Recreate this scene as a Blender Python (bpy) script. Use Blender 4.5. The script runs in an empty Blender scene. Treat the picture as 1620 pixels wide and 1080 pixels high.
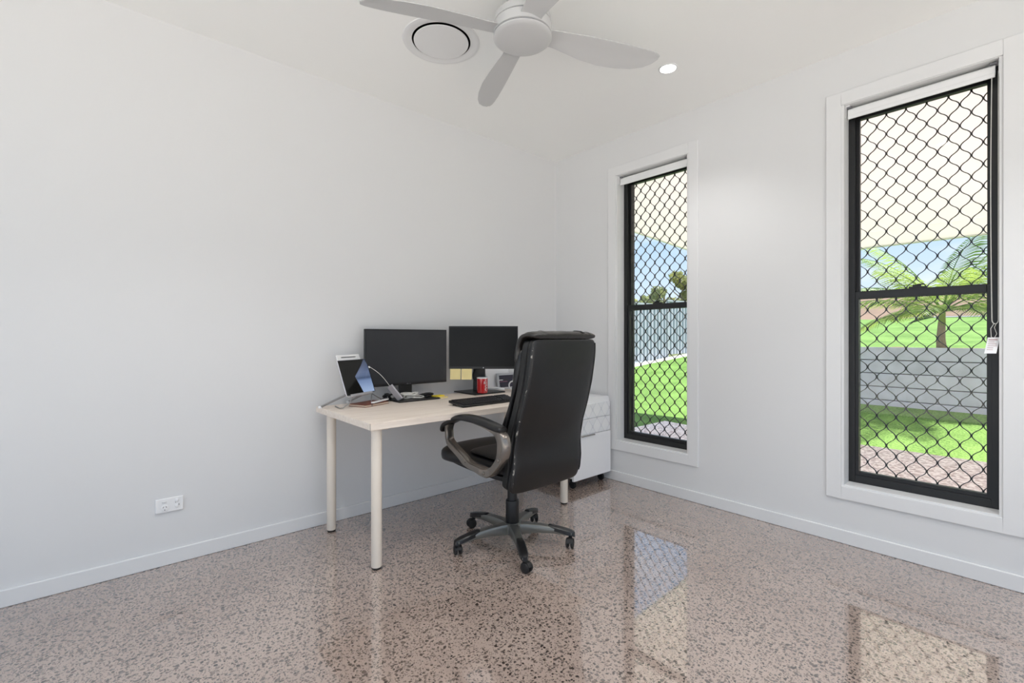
import bpy, bmesh, math, random
from math import sin, cos, pi, radians, atan2, sqrt
from mathutils import Vector, Matrix, noise

random.seed(7)
SC = bpy.context.scene
COL = SC.collection

# ------------------------------------------------------------------ helpers
def lin(c):
    return tuple(((v / 255.0) / 12.92 if v <= 10.3 else (((v / 255.0) + 0.055) / 1.055) ** 2.4) for v in c)

MATS = {}
def mat(name, rgb, rough=0.5, metal=0.0, spec=0.5, coat=0.0, bump=0.0, bscale=200.0, vary=0.0, vscale=8.0, trans=0.0):
    """plain principled material with optional fine bump and colour variation"""
    m = bpy.data.materials.new(name); m.use_nodes = True
    nt = m.node_tree; b = nt.nodes['Principled BSDF']
    c = lin(rgb)
    b.inputs['Base Color'].default_value = (*c, 1)
    b.inputs['Roughness'].default_value = rough
    b.inputs['Metallic'].default_value = metal
    b.inputs['Specular IOR Level'].default_value = spec
    b.inputs['Coat Weight'].default_value = coat
    b.inputs['Coat Roughness'].default_value = 0.08
    if bump or vary:
        tc = nt.nodes.new('ShaderNodeTexCoord')
    if bump:
        n = nt.nodes.new('ShaderNodeTexNoise'); n.inputs['Scale'].default_value = bscale; n.inputs['Detail'].default_value = 3
        bp = nt.nodes.new('ShaderNodeBump'); bp.inputs['Strength'].default_value = bump; bp.inputs['Distance'].default_value = 0.002
        nt.links.new(tc.outputs['Object'], n.inputs['Vector']); nt.links.new(n.outputs['Fac'], bp.inputs['Height'])
        nt.links.new(bp.outputs['Normal'], b.inputs['Normal'])
    if vary:
        n2 = nt.nodes.new('ShaderNodeTexNoise'); n2.inputs['Scale'].default_value = vscale; n2.inputs['Detail'].default_value = 5
        r = nt.nodes.new('ShaderNodeValToRGB')
        r.color_ramp.elements[0].position = 0.3; r.color_ramp.elements[1].position = 0.7
        r.color_ramp.elements[0].color = (*[max(0, v * (1 - vary)) for v in c], 1)
        r.color_ramp.elements[1].color = (*[min(1, v * (1 + vary)) for v in c], 1)
        nt.links.new(tc.outputs['Object'], n2.inputs['Vector']); nt.links.new(n2.outputs['Fac'], r.inputs['Fac'])
        nt.links.new(r.outputs['Color'], b.inputs['Base Color'])
    if trans:
        b.inputs['Transmission Weight'].default_value = trans
    MATS[name] = m
    return m

def N(m, t, **kw):
    n = m.node_tree.nodes.new(t)
    for k, v in kw.items(): setattr(n, k, v)
    return n
def L(m, a, b): m.node_tree.links.new(a, b)

class MB:
    """collects shapes in world coordinates and links them as ONE mesh object"""
    def __init__(s): s.v = []; s.f = []
    def add(s, vs, fs):
        o = len(s.v); s.v += [Vector(v) for v in vs]; s.f += [tuple(i + o for i in f) for f in fs]; return s
    def box(s, c, d, M=None):
        x, y, z = d[0] / 2, d[1] / 2, d[2] / 2
        vs = [Vector((i * x, j * y, k * z)) for k in (-1, 1) for j in (-1, 1) for i in (-1, 1)]
        if M is not None: vs = [M @ v for v in vs]
        c = Vector(c)
        return s.add([v + c for v in vs], [(0, 2, 3, 1), (4, 5, 7, 6), (0, 1, 5, 4), (2, 6, 7, 3), (0, 4, 6, 2), (1, 3, 7, 5)])
    def b2(s, a, b):
        return s.box([(a[i] + b[i]) / 2 for i in range(3)], [abs(b[i] - a[i]) for i in range(3)])
    def loft(s, secs, close=True, cap=True):
        n = len(secs[0]); vs = [p for q in secs for p in q]; fs = []
        for i in range(len(secs) - 1):
            for j in range(n if close else n - 1):
                a = i * n + j; b = i * n + (j + 1) % n
                fs.append((a, b, b + n, a + n))
        if cap and close:
            fs.append(tuple(range(n))[::-1]); fs.append(tuple((len(secs) - 1) * n + j for j in range(n)))
        return s.add(vs, fs)
    def tube(s, path, r, n=8, closed=False, flat=None):
        path = [Vector(p) for p in path]; m = len(path); secs = []
        rr = r if isinstance(r, (list, tuple)) else [r] * m
        up = None
        for i, p in enumerate(path):
            if closed: t = path[(i + 1) % m] - path[i - 1]
            else: t = path[min(i + 1, m - 1)] - path[max(i - 1, 0)]
            t.normalize()
            if up is None:
                up = t.orthogonal().normalized()
            else:
                up = (up - t * up.dot(t))
                up = up.normalized() if up.length > 1e-6 else t.orthogonal().normalized()
            w = t.cross(up)
            secs.append([p + (up * cos(2 * pi * k / n) + w * sin(2 * pi * k / n)) * rr[i] for k in range(n)])
        if closed: secs.append(secs[0])
        return s.loft(secs, cap=not closed)
    def lathe(s, prof, c=(0, 0, 0), n=32, M=None, cap=True):
        secs = []
        for r, z in prof:
            ring = [Vector((r * cos(2 * pi * k / n), r * sin(2 * pi * k / n), z)) for k in range(n)]
            if M is not None: ring = [M @ p for p in ring]
            secs.append([p + Vector(c) for p in ring])
        return s.loft(secs, cap=cap)
    def build(s, name, m, parent=None, smooth=True, bevel=0, sub=0, angle=38, seg=2, base=None):
        W = Vector(parent['_w']) if parent is not None else None
        if W is None:
            if base is None:
                xs = [v.x for v in s.v]; ys = [v.y for v in s.v]; zs = [v.z for v in s.v]
                W = Vector(((min(xs) + max(xs)) / 2, (min(ys) + max(ys)) / 2, min(zs)))
            else: W = Vector(base)
        me = bpy.data.meshes.new(name)
        me.from_pydata([v - W for v in s.v], [], s.f)
        bm = bmesh.new(); bm.from_mesh(me)
        bmesh.ops.remove_doubles(bm, verts=bm.verts, dist=1e-6)
        bmesh.ops.recalc_face_normals(bm, faces=bm.faces)
        if smooth:
            for f in bm.faces: f.smooth = True
            for e in bm.edges:
                e.smooth = not (len(e.link_faces) != 2 or e.calc_face_angle(0) > radians(angle))
        bm.to_mesh(me); bm.free()
        me.materials.append(m) if m else None
        o = bpy.data.objects.new(name, me); COL.objects.link(o)
        if parent is not None: o.parent = parent
        else: o.location = W
        o['_w'] = list(W)
        if bevel:
            b = o.modifiers.new('bevel', 'BEVEL'); b.width = bevel; b.segments = seg; b.limit_method = 'ANGLE'; b.angle_limit = radians(40)
            b.harden_normals = False
        if sub:
            d = o.modifiers.new('sub', 'SUBSURF'); d.levels = sub; d.render_levels = sub
        return o

def tag(o, label, cat, group=None, kind=None):
    o['label'] = label; o['category'] = cat
    if group: o['group'] = group
    if kind: o['kind'] = kind
    return o
def thing(name, loc, label, cat, group=None):
    o = bpy.data.objects.new(name, None); COL.objects.link(o); o.location = loc; o['_w'] = list(loc)
    o.empty_display_size = 0.05
    return tag(o, label, cat, group)
def struct(o): o['kind'] = 'structure'; return o
def rootstruct(name, loc):
    o = bpy.data.objects.new(name, None); COL.objects.link(o); o.location = loc; o['_w'] = list(loc); o['kind'] = 'structure'; return o

def sup(w, d, e, n):
    out = []
    for k in range(n):
        a = 2 * pi * k / n; c, s_ = cos(a), sin(a)
        out.append((w * math.copysign(abs(c) ** (2 / e), c), d * math.copysign(abs(s_) ** (2 / e), s_)))
    return out

def pillow(mb, path, side, hw, th, n=10, m=8, e=4, steps=24, ring=28, puff=None):
    """cushion swept along a polyline; side = width direction; hw/th half width and half thickness (numbers or functions of t)"""
    path = [Vector(p) for p in path]; side = Vector(side).normalized()
    seg = [0]
    for a, b in zip(path, path[1:]): seg.append(seg[-1] + (b - a).length)
    T = seg[-1]
    def at(t):
        d = t * T
        for i in range(len(path) - 1):
            if d <= seg[i + 1] + 1e-9:
                u = (d - seg[i]) / max(seg[i + 1] - seg[i], 1e-9); 
                p0 = path[max(i - 1, 0)]; p1 = path[i]; p2 = path[i + 1]; p3 = path[min(i + 2, len(path) - 1)]
                return 0.5 * ((2 * p1) + (p2 - p0) * u + (2 * p0 - 5 * p1 + 4 * p2 - p3) * u * u + (3 * p1 - p0 - 3 * p2 + p3) * u ** 3)
        return path[-1]
    secs = []
    for i in range(steps + 1):
        t = 0.5 - 0.5 * cos(pi * i / steps)
        t = 0.0015 + t * 0.997
        p = at(t); q = at(min(1, t + 0.01)) - at(max(0, t - 0.01)); q.normalize()
        nrm = side.cross(q).normalized()
        k = abs(2 * t - 1)
        w = (hw(t) if callable(hw) else hw) * (1 - k ** n) ** (1 / n)
        d = (th(t) if callable(th) else th) * (1 - k ** m) ** (1 / m)
        ringp = []
        for (a, b) in sup(w, d, e, ring):
            x = b
            if puff: x *= puff(t, a / max(w, 1e-6))
            ringp.append(p + side * a + nrm * x)
        secs.append(ringp)
    mb.loft(secs)
    return mb

def interp(tab, x):
    if x <= tab[0][0]: return tab[0][1]
    for (a, va), (b, vb) in zip(tab, tab[1:]):
        if x <= b:
            u = (x - a) / (b - a); return va + (vb - va) * u
    return tab[-1][1]

# ------------------------------------------------------------------ camera
F, CX, HY, H = 742.5, 810.0, 533.0, 1.15
TH = radians(138.6)
V = Vector((cos(TH), sin(TH), 0)); R = Vector((sin(TH), -cos(TH), 0)); U = Vector((0, 0, 1))
cam_d = bpy.data.cameras.new('camera'); cam = bpy.data.objects.new('camera', cam_d); COL.objects.link(cam)
cam_d.sensor_width = 36.0; cam_d.lens = F / 1620 * 36.0; cam_d.shift_y = -(540 - HY) / 1620.0
cam_d.clip_start = 0.02; cam_d.clip_end = 500
cam.location = (0, 0, H)
cam.rotation_euler = (pi / 2, 0, TH - pi / 2)
SC.camera = cam
def at(px, py, d):
    """world point seen at a photo pixel at depth d (used only to work out real positions)"""
    return Vector((0, 0, H)) + (V + R * ((px - CX) / F) + U * (-(py - HY) / F)) * d

# ------------------------------------------------------------------ materials
wall_m = mat('white wall paint', (221, 221, 221), 0.55, bump=0.04, bscale=180)
ceil_m = mat('white ceiling paint', (245, 245, 243), 0.6)
trim_m = mat('white gloss trim paint', (226, 226, 226), 0.32)
white_pl = mat('white plastic', (236, 236, 236), 0.35)
fan_m = mat('white fan plastic', (200, 200, 200), 0.4)
black_fr = mat('black aluminium', (22, 22, 23), 0.38)
grille_m = mat('black grille', (20, 19, 19), 0.5)
leather = mat('black leather', (14, 14, 15), 0.33, spec=0.5, bump=0.10, bscale=420)
leather_top = mat('worn black leather', (28, 25, 22), 0.3, spec=0.6, bump=0.5, bscale=38, vary=0.35, vscale=20)
mesh_bk = mat('black side band', (24, 24, 24), 0.55, bump=0.2, bscale=900)
pewter = mat('pewter painted plastic', (132, 125, 118), 0.24, metal=0.8)
base_grey = mat('grey painted base', (116, 116, 112), 0.28, metal=0.6)
black_pl = mat('black plastic', (20, 20, 21), 0.38)
screen_m = mat('dark screen', (50, 51, 54), 0.30, spec=0.4)
screen_m2 = mat('black screen', (14, 14, 14), 0.34, spec=0.22)
tab_scr = mat('glossy tablet glass', (24, 24, 22), 0.06, spec=0.25)
alu = mat('silver aluminium', (196, 196, 200), 0.35, metal=0.6)
hub_m = mat('grey aluminium hub', (178, 176, 182), 0.4, metal=0.3)
red_m = mat('red glazed ceramic', (178, 12, 22), 0.15, coat=0.6)
white_cer = mat('white ceramic', (238, 238, 238), 0.15)
paper_w = mat('white paper', (240, 240, 242), 0.7)
note_y = mat('pale yellow paper', (238, 220, 158), 0.7)
note_y2 = mat('bright yellow paper', (236, 212, 60), 0.7)
leather_br = mat('brown leather', (118, 62, 44), 0.45, bump=0.2, bscale=300, vary=0.15, vscale=30)
page_m = mat('page edges', (214, 196, 176), 0.7)
cab_w = mat('white lacquer', (240, 240, 242), 0.28)
rubber = mat('dark rubber', (22, 21, 21), 0.6)
cable_w = mat('white cable', (226, 224, 218), 0.45)
cable_b = mat('black cable', (18, 18, 20), 0.45)
dark_gap = mat('dark recess', (40, 38, 36), 0.8)
grey_pl = mat('grey plastic', (120, 120, 124), 0.4)
key_m = mat('dark keycaps', (34, 33, 36), 0.5)
chrome = mat('brushed steel', (190, 188, 184), 0.25, metal=0.9)
soffit_m = mat('white soffit', (250, 248, 244), 0.7)
sleeper_m = mat('grey concrete sleeper', (196, 197, 216), 0.85, bump=0.5, bscale=60, vary=0.12, vscale=5)
mulch_m = mat('red brown mulch', (122, 84, 68), 0.95, bump=1.0, bscale=60, vary=0.5, vscale=40)
dirt_m = mat('dry dirt bank', (128, 104, 86), 0.95, vary=0.2, vscale=0.6)
fence_m = mat('grey steel fence', (168, 172, 186), 0.5)
bounce_m = mat('pale light-bounce terrace', (226, 222, 214), 0.8, vary=0.05, vscale=3)  # pale tone for the unseen terraces that bounce sunlight indoors
kerb_m = mat('pale concrete kerb', (215, 210, 205), 0.85)
bark_m = mat('palm bark', (156, 142, 120), 0.85, bump=0.6, bscale=40, vary=0.2, vscale=20)

# timber-look desk top
desk_m = mat('pale birch laminate', (228, 214, 200), 0.42)
def _wood(m):
    b = m.node_tree.nodes['Principled BSDF']
    tc = N(m, 'ShaderNodeTexCoord'); mp = N(m, 'ShaderNodeMapping'); mp.inputs['Scale'].default_value = (22, 1.6, 22)
    n = N(m, 'ShaderNodeTexNoise'); n.inputs['Scale'].default_value = 3.0; n.inputs['Detail'].default_value = 6
    r = N(m, 'ShaderNodeValToRGB')
    r.color_ramp.elements[0].position = 0.33; r.color_ramp.elements[0].color = (*lin((222, 208, 194)), 1)
    r.color_ramp.elements[1].position = 0.66; r.color_ramp.elements[1].color = (*lin((235, 223, 211)), 1)
    L(m, tc.outputs['Object'], mp.inputs['Vector']); L(m, mp.outputs['Vector'], n.inputs['Vector'])
    L(m, n.outputs['Fac'], r.inputs['Fac']); L(m, r.outputs['Color'], b.inputs['Base Color'])
_wood(desk_m)
leg_m = mat('cream painted steel leg', (234, 223, 209), 0.3)

def math_node(m, op, a=None, b=None, c=None):
    n = N(m, 'ShaderNodeMath', operation=op)
    for i, x in enumerate((a, b, c)):
        if x is None: continue
        if isinstance(x, (int, float)): n.inputs[i].default_value = x
        else: L(m, x, n.inputs[i])
    return n.outputs[0]

def floor_mat():
    m = bpy.data.materials.new('polished aggregate concrete'); m.use_nodes = True
    b = m.node_tree.nodes['Principled BSDF']
    tc = N(m, 'ShaderNodeTexCoord')
    wn = N(m, 'ShaderNodeTexNoise'); wn.inputs['Scale'].default_value = 26; wn.inputs['Detail'].default_value = 2
    L(m, tc.outputs['Object'], wn.inputs['Vector'])
    sub = N(m, 'ShaderNodeVectorMath', operation='SUBTRACT'); sub.inputs[1].default_value = (0.5, 0.5, 0.5)
    L(m, wn.outputs['Color'], sub.inputs[0])
    sc = N(m, 'ShaderNodeVectorMath', operation='SCALE'); sc.inputs['Scale'].default_value = 0.022
    L(m, sub.outputs[0], sc.inputs[0])
    ad = N(m, 'ShaderNodeVectorMath', operation='ADD'); L(m, tc.outputs['Object'], ad.inputs[0]); L(m, sc.outputs[0], ad.inputs[1])
    fl = []
    for scale, dens, size in ((56, 0.44, 0.40), (92, 0.50, 0.45), (170, 0.44, 0.5)):
        vo = N(m, 'ShaderNodeTexVoronoi'); vo.voronoi_dimensions = '2D'; vo.inputs['Scale'].default_value = scale
        L(m, ad.outputs[0], vo.inputs['Vector'])
        sp = N(m, 'ShaderNodeSeparateColor'); L(m, vo.outputs['Color'], sp.inputs[0])
        pick = math_node(m, 'LESS_THAN', sp.outputs[0], dens)
        rad = math_node(m, 'MULTIPLY_ADD', sp.outputs[1], size * 0.75, size * 0.35)
        d = math_node(m, 'SUBTRACT', rad, vo.outputs['Distance'])
        e = math_node(m, 'MULTIPLY', d, 14.0); e2 = N(m, 'ShaderNodeClamp'); L(m, e, e2.inputs[0])
        tone = math_node(m, 'MULTIPLY_ADD', sp.outputs[2], 0.55, 0.45)
        fl.append(math_node(m, 'MULTIPLY', math_node(m, 'MULTIPLY', pick, e2.outputs[0]), tone))
    f = math_node(m, 'MAXIMUM', math_node(m, 'MAXIMUM', fl[0], fl[1]), math_node(m, 'MULTIPLY', fl[2], 0.7))
    bn = N(m, 'ShaderNodeTexNoise'); bn.inputs['Scale'].default_value = 1.7; bn.inputs['Detail'].default_value = 6
    L(m, tc.outputs['Object'], bn.inputs['Vector'])
    br = N(m, 'ShaderNodeValToRGB')
    br.color_ramp.elements[0].position = 0.35; br.color_ramp.elements[0].color = (*lin((161, 142, 131)), 1)
    br.color_ramp.elements[1].position = 0.65; br.color_ramp.elements[1].color = (*lin((175, 157, 146)), 1)
    L(m, bn.outputs['Fac'], br.inputs['Fac'])
    mx = N(m, 'ShaderNodeMix', data_type='RGBA'); L(m, f, mx.inputs[0]); L(m, br.outputs['Color'], mx.inputs[6])
    mx.inputs[7].default_value = (*lin((44, 33, 27)), 1)
    L(m, mx.outputs[2], b.inputs['Base Color'])
    b.inputs['Roughness'].default_value = 0.22
    b.inputs['IOR'].default_value = 1.5
    b.inputs['Coat Weight'].default_value = 1.0; b.inputs['Coat IOR'].default_value = 2.2; b.inputs['Coat Roughness'].default_value = 0.04
    b.inputs['Specular IOR Level'].default_value = 0.5
    bp = N(m, 'ShaderNodeBump'); bp.inputs['Strength'].default_value = 0.03; bp.inputs['Distance'].default_value = 0.001
    L(m, wn.outputs['Fac'], bp.inputs['Height']); L(m, bp.outputs['Normal'], b.inputs['Normal'])
    return m
floor_m = floor_mat()

def aggregate_mat():
    m = mat('exposed aggregate paving', (212, 194, 186), 0.9)
    b = m.node_tree.nodes['Principled BSDF']; tc = N(m, 'ShaderNodeTexCoord')
    vo = N(m, 'ShaderNodeTexVoronoi'); vo.inputs['Scale'].default_value = 40; L(m, tc.outputs['Object'], vo.inputs['Vector'])
    sp = N(m, 'ShaderNodeSeparateColor'); L(m, vo.outputs['Color'], sp.inputs[0])
    r = N(m, 'ShaderNodeValToRGB'); r.color_ramp.elements[0].color = (*lin((196, 172, 168)), 1); r.color_ramp.elements[1].color = (*lin((255, 240, 236)), 1)
    r.color_ramp.elements[0].position = 0.1; r.color_ramp.elements[1].position = 0.75
    L(m, sp.outputs[0], r.inputs['Fac']); L(m, r.outputs['Color'], b.inputs['Base Color'])
    return m
agg_m = aggregate_mat()

def grass_mat(name, a, c):
    m = mat(name, a, 0.9, spec=0.1)
    b = m.node_tree.nodes['Principled BSDF']; tc = N(m, 'ShaderNodeTexCoord')
    n1 = N(m, 'ShaderNodeTexNoise'); n1.inputs['Scale'].default_value = 55; n1.inputs['Detail'].default_value = 4
    n2 = N(m, 'ShaderNodeTexNoise'); n2.inputs['Scale'].default_value = 1.6; n2.inputs['Detail'].default_value = 4
    L(m, tc.outputs['Object'], n1.inputs['Vector']); L(m, tc.outputs['Object'], n2.inputs['Vector'])
    s = math_node(m, 'MULTIPLY_ADD', n1.outputs['Fac'], 0.6, math_node(m, 'MULTIPLY', n2.outputs['Fac'], 0.4))
    r = N(m, 'ShaderNodeValToRGB'); r.color_ramp.elements[0].color = (*lin(a), 1); r.color_ramp.elements[1].color = (*lin(c), 1)
    r.color_ramp.elements[0].position = 0.38; r.color_ramp.elements[1].position = 0.64
    L(m, s, r.inputs['Fac']); L(m, r.outputs['Color'], b.inputs['Base Color'])
    bp = N(m, 'ShaderNodeBump'); bp.inputs['Strength'].default_value = 0.6; bp.inputs['Distance'].default_value = 0.03
    L(m, n1.outputs['Fac'], bp.inputs['Height']); L(m, bp.outputs['Normal'], b.inputs['Normal'])
    return m
grass_m = grass_mat('lawn grass', (84, 116, 54), (132, 166, 90))
paddock_m = grass_mat('dry paddock grass', (96, 104, 74), (124, 128, 94))

def leaf_mat(name, rgb, tr):
    m = bpy.data.materials.new(name); m.use_nodes = True
    nt = m.node_tree; nt.nodes.clear()
    out = N(m, 'ShaderNodeOutputMaterial'); d = N(m, 'ShaderNodeBsdfPrincipled'); t = N(m, 'ShaderNodeBsdfTranslucent'); mx = N(m, 'ShaderNodeMixShader')
    d.inputs['Base Color'].default_value = (*lin(rgb), 1); d.inputs['Roughness'].default_value = 0.5
    t.inputs['Color'].default_value = (*lin(tr), 1); mx.inputs[0].default_value = 0.5
    L(m, d.outputs[0], mx.inputs[1]); L(m, t.outputs[0], mx.inputs[2]); L(m, mx.outputs[0], out.inputs[0])
    return m
palm_m = leaf_mat('palm leaf', (112, 148, 62), (156, 176, 84))
def glow_roof_mat():  # translucency added to a solid panel roof so its soffit glows
    m = bpy.data.materials.new('translucent roof for soffit glow'); m.use_nodes = True
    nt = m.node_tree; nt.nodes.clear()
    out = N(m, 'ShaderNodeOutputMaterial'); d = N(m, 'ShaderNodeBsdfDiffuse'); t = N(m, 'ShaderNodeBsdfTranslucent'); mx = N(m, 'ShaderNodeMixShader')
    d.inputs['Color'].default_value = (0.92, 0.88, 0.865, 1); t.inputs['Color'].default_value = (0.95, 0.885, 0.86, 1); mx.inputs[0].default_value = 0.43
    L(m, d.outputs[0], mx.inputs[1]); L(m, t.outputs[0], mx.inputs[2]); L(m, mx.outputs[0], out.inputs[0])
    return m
glow_roof_m = glow_roof_mat()
gum_m = leaf_mat('grey green gum leaf', (128, 138, 104), (170, 178, 120))
gum_m2 = leaf_mat('olive gum leaf', (134, 138, 88), (184, 186, 110))

def glass_mat():
    m = bpy.data.materials.new('window glass'); m.use_nodes = True
    nt = m.node_tree; nt.nodes.clear()
    out = N(m, 'ShaderNodeOutputMaterial'); t = N(m, 'ShaderNodeBsdfTransparent'); g = N(m, 'ShaderNodeBsdfGlossy'); mx = N(m, 'ShaderNodeMixShader')
    fr = N(m, 'ShaderNodeFresnel'); fr.inputs['IOR'].default_value = 1.3
    t.inputs['Color'].default_value = (0.97, 0.98, 0.98, 1); g.inputs['Roughness'].default_value = 0.02
    L(m, fr.outputs[0], mx.inputs[0]); L(m, t.outputs[0], mx.inputs[1]); L(m, g.outputs[0], mx.inputs[2]); L(m, mx.outputs[0], out.inputs[0])
    return m
glass_m = glass_mat()

def emit_mat(name, rgb, s):
    m = bpy.data.materials.new(name); m.use_nodes = True
    b = m.node_tree.nodes['Principled BSDF']
    b.inputs['Emission Color'].default_value = (*lin(rgb), 1); b.inputs['Emission Strength'].default_value = s
    return m
lamp_m = emit_mat('lit downlight lens', (255, 250, 242), 14.0)

def lattice_mat():
    """white drawer front with a faint grey lattice of ogee tiles printed on it"""
    m = mat('white lacquer with lattice print', (240, 240, 242), 0.3)
    b = m.node_tree.nodes['Principled BSDF']; tc = N(m, 'ShaderNodeTexCoord'); sp = N(m, 'ShaderNodeSeparateXYZ')
    L(m, tc.outputs['Object'], sp.inputs[0])
    y = math_node(m, 'MULTIPLY', sp.outputs[1], 2 * pi / 0.105); z = math_node(m, 'MULTIPLY', sp.outputs[2], 2 * pi / 0.130)
    v = math_node(m, 'ADD', math_node(m, 'COSINE', y), math_node(m, 'COSINE', z))
    line = math_node(m, 'LESS_THAN', math_node(m, 'ABSOLUTE', v), 0.13)
    fill = math_node(m, 'GREATER_THAN', v, 0.0)
    mx = N(m, 'ShaderNodeMix', data_type='RGBA'); L(m, fill, mx.inputs[0])
    mx.inputs[6].default_value = (*lin((240, 240, 242)), 1); mx.inputs[7].default_value = (*lin((234, 235, 238)), 1)
    m2 = N(m, 'ShaderNodeMix', data_type='RGBA'); L(m, line, m2.inputs[0]); L(m, mx.outputs[2], m2.inputs[6]); m2.inputs[7].default_value = (*lin((214, 215, 221)), 1)
    L(m, m2.outputs[2], b.inputs['Base Color'])
    return m
lattice_m = lattice_mat()

def piping_mat():
    m = mat('leather piping with flaking wear', (26, 25, 25), 0.4)
    b = m.node_tree.nodes['Principled BSDF']; tc = N(m, 'ShaderNodeTexCoord')
    n = N(m, 'ShaderNodeTexNoise'); n.inputs['Scale'].default_value = 32; n.inputs['Detail'].default_value = 5
    L(m, tc.outputs['Object'], n.inputs['Vector'])
    f = math_node(m, 'GREATER_THAN', n.outputs['Fac'], 0.60)
    mx = N(m, 'ShaderNodeMix', data_type='RGBA'); L(m, f, mx.inputs[0]); mx.inputs[6].default_value = (*lin((26, 25, 25)), 1); mx.inputs[7].default_value = (*lin((150, 146, 138)), 1)
    L(m, mx.outputs[2], b.inputs['Base Color'])
    return m
piping_m = piping_mat()

# ------------------------------------------------------------------ room shell
XW, YW, CH = -2.936, 3.124, 2.74
XE, YE = 1.30, -1.30           # the two sides behind the camera
GZ = -0.10                     # outside paving level
struct(MB().b2((XW - 0.2, YE - 0.2, -0.1), (XE + 0.2, YW + 0.25, 0)).build('floor', floor_m))
struct(MB().b2((XW - 0.2, YE - 0.2, CH), (XE + 0.2, YW + 0.25, CH + 0.2)).build('ceiling', ceil_m))
struct(MB().b2((XW - 0.2, YE - 0.2, GZ), (XW, YW + 0.25, CH)).build('wall_left', wall_m))

WIN = [(-2.278, -1.657, 0.316, 2.455), (-0.752, -0.125, 0.316, 2.455)]   # openings x0,x1,z0,z1
w = MB(); xs = [XW]
T = 0.25
for (a, b, c, d) in WIN: xs += [a, b]
xs.append(XE)
for i in range(0, 6, 2): w.b2((xs[i], YW, GZ), (xs[i + 1], YW + T, CH))
for (a, b, c, d) in WIN:
    w.b2((a, YW, GZ), (b, YW + T, c)); w.b2((a, YW, d), (b, YW + T, CH))
struct(w.build('wall_right', wall_m, smooth=False))
# sides behind the camera, out of view: wide openings added to let skylight in
w = MB(); w.b2((XW, YE - 0.2, 0), (XW + 0.25, YE, CH)).b2((XE - 0.1, YE - 0.2, 0), (XE + 0.2, YE, CH)).b2((XW + 0.25, YE - 0.2, 2.5), (XE - 0.1, YE, CH))
struct(w.build('wall_back', wall_m, smooth=False))
w = MB(); w.b2((XE, YW - 0.5, 0), (XE + 0.2, YW, CH)).b2((XE, YE, 2.5), (XE + 0.2, YW - 0.5, CH))
struct(w.build('wall_side', wall_m, smooth=False))

SK, ST = 0.076, 0.014
struct(MB().b2((XW, YE, 0), (XW + ST, YW, SK)).build('baseboard_left', trim_m, bevel=0.004))
struct(MB().b2((XW + ST, YW - ST, 0), (XE, YW, SK)).build('baseboard_right', trim_m, bevel=0.004))

# windows ----------------------------------------------------------
def ring_frame(mb, x0, x1, z0, z1, y0, y1, w, wb=None, wt=None):
    wb = wb or w; wt = wt or w
    mb.b2((x0, y0, z0), (x0 + w, y1, z1)); mb.b2((x1 - w, y0, z0), (x1, y1, z1))
    mb.b2((x0 + w, y0, z0), (x1 - w, y1, z0 + wb)); mb.b2((x0 + w, y0, z1 - wt), (x1 - w, y1, z1))
    return mb

def grille_mesh(mb, x0, x1, z0, z1, y, phase):
    """expanded diamond screen: wavy upright strands that meet at nodes"""
    cw, ch = 0.0425, 0.1085          # strand spacing, diamond height
    w, d = 0.0024, 0.004
    n = int((x1 - x0) / cw) + 2
    for k in range(-1, n + 1):
        xc = x0 + phase + k * cw
        sgn = 1 if k % 2 else -1
        prof = []
        steps = int((z1 - z0) / ch * 12)
        for i in range(steps + 1):
            z = z0 + (z1 - z0) * i / steps
            q = sin(2 * pi * (z - 0.03) / ch)
            q = math.copysign(abs(q) ** 0.85, q)
            x = xc + sgn * q * (cw / 2 - w * 0.55)
            prof.append((x, z))
        run = []
        def flush(run):
            if len(run) < 2: return
            secs = []
            for (x, z) in run:
                secs.append([Vector((x - w, y - d, z)), Vector((x + w, y - d, z)), Vector((x + w, y + d, z)), Vector((x - w, y + d, z))])
            mb.loft(secs)
        for p in prof:
            if x0 < p[0] < x1: run.append(p)
            else: flush(run); run = []
        flush(run)
    return mb

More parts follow.
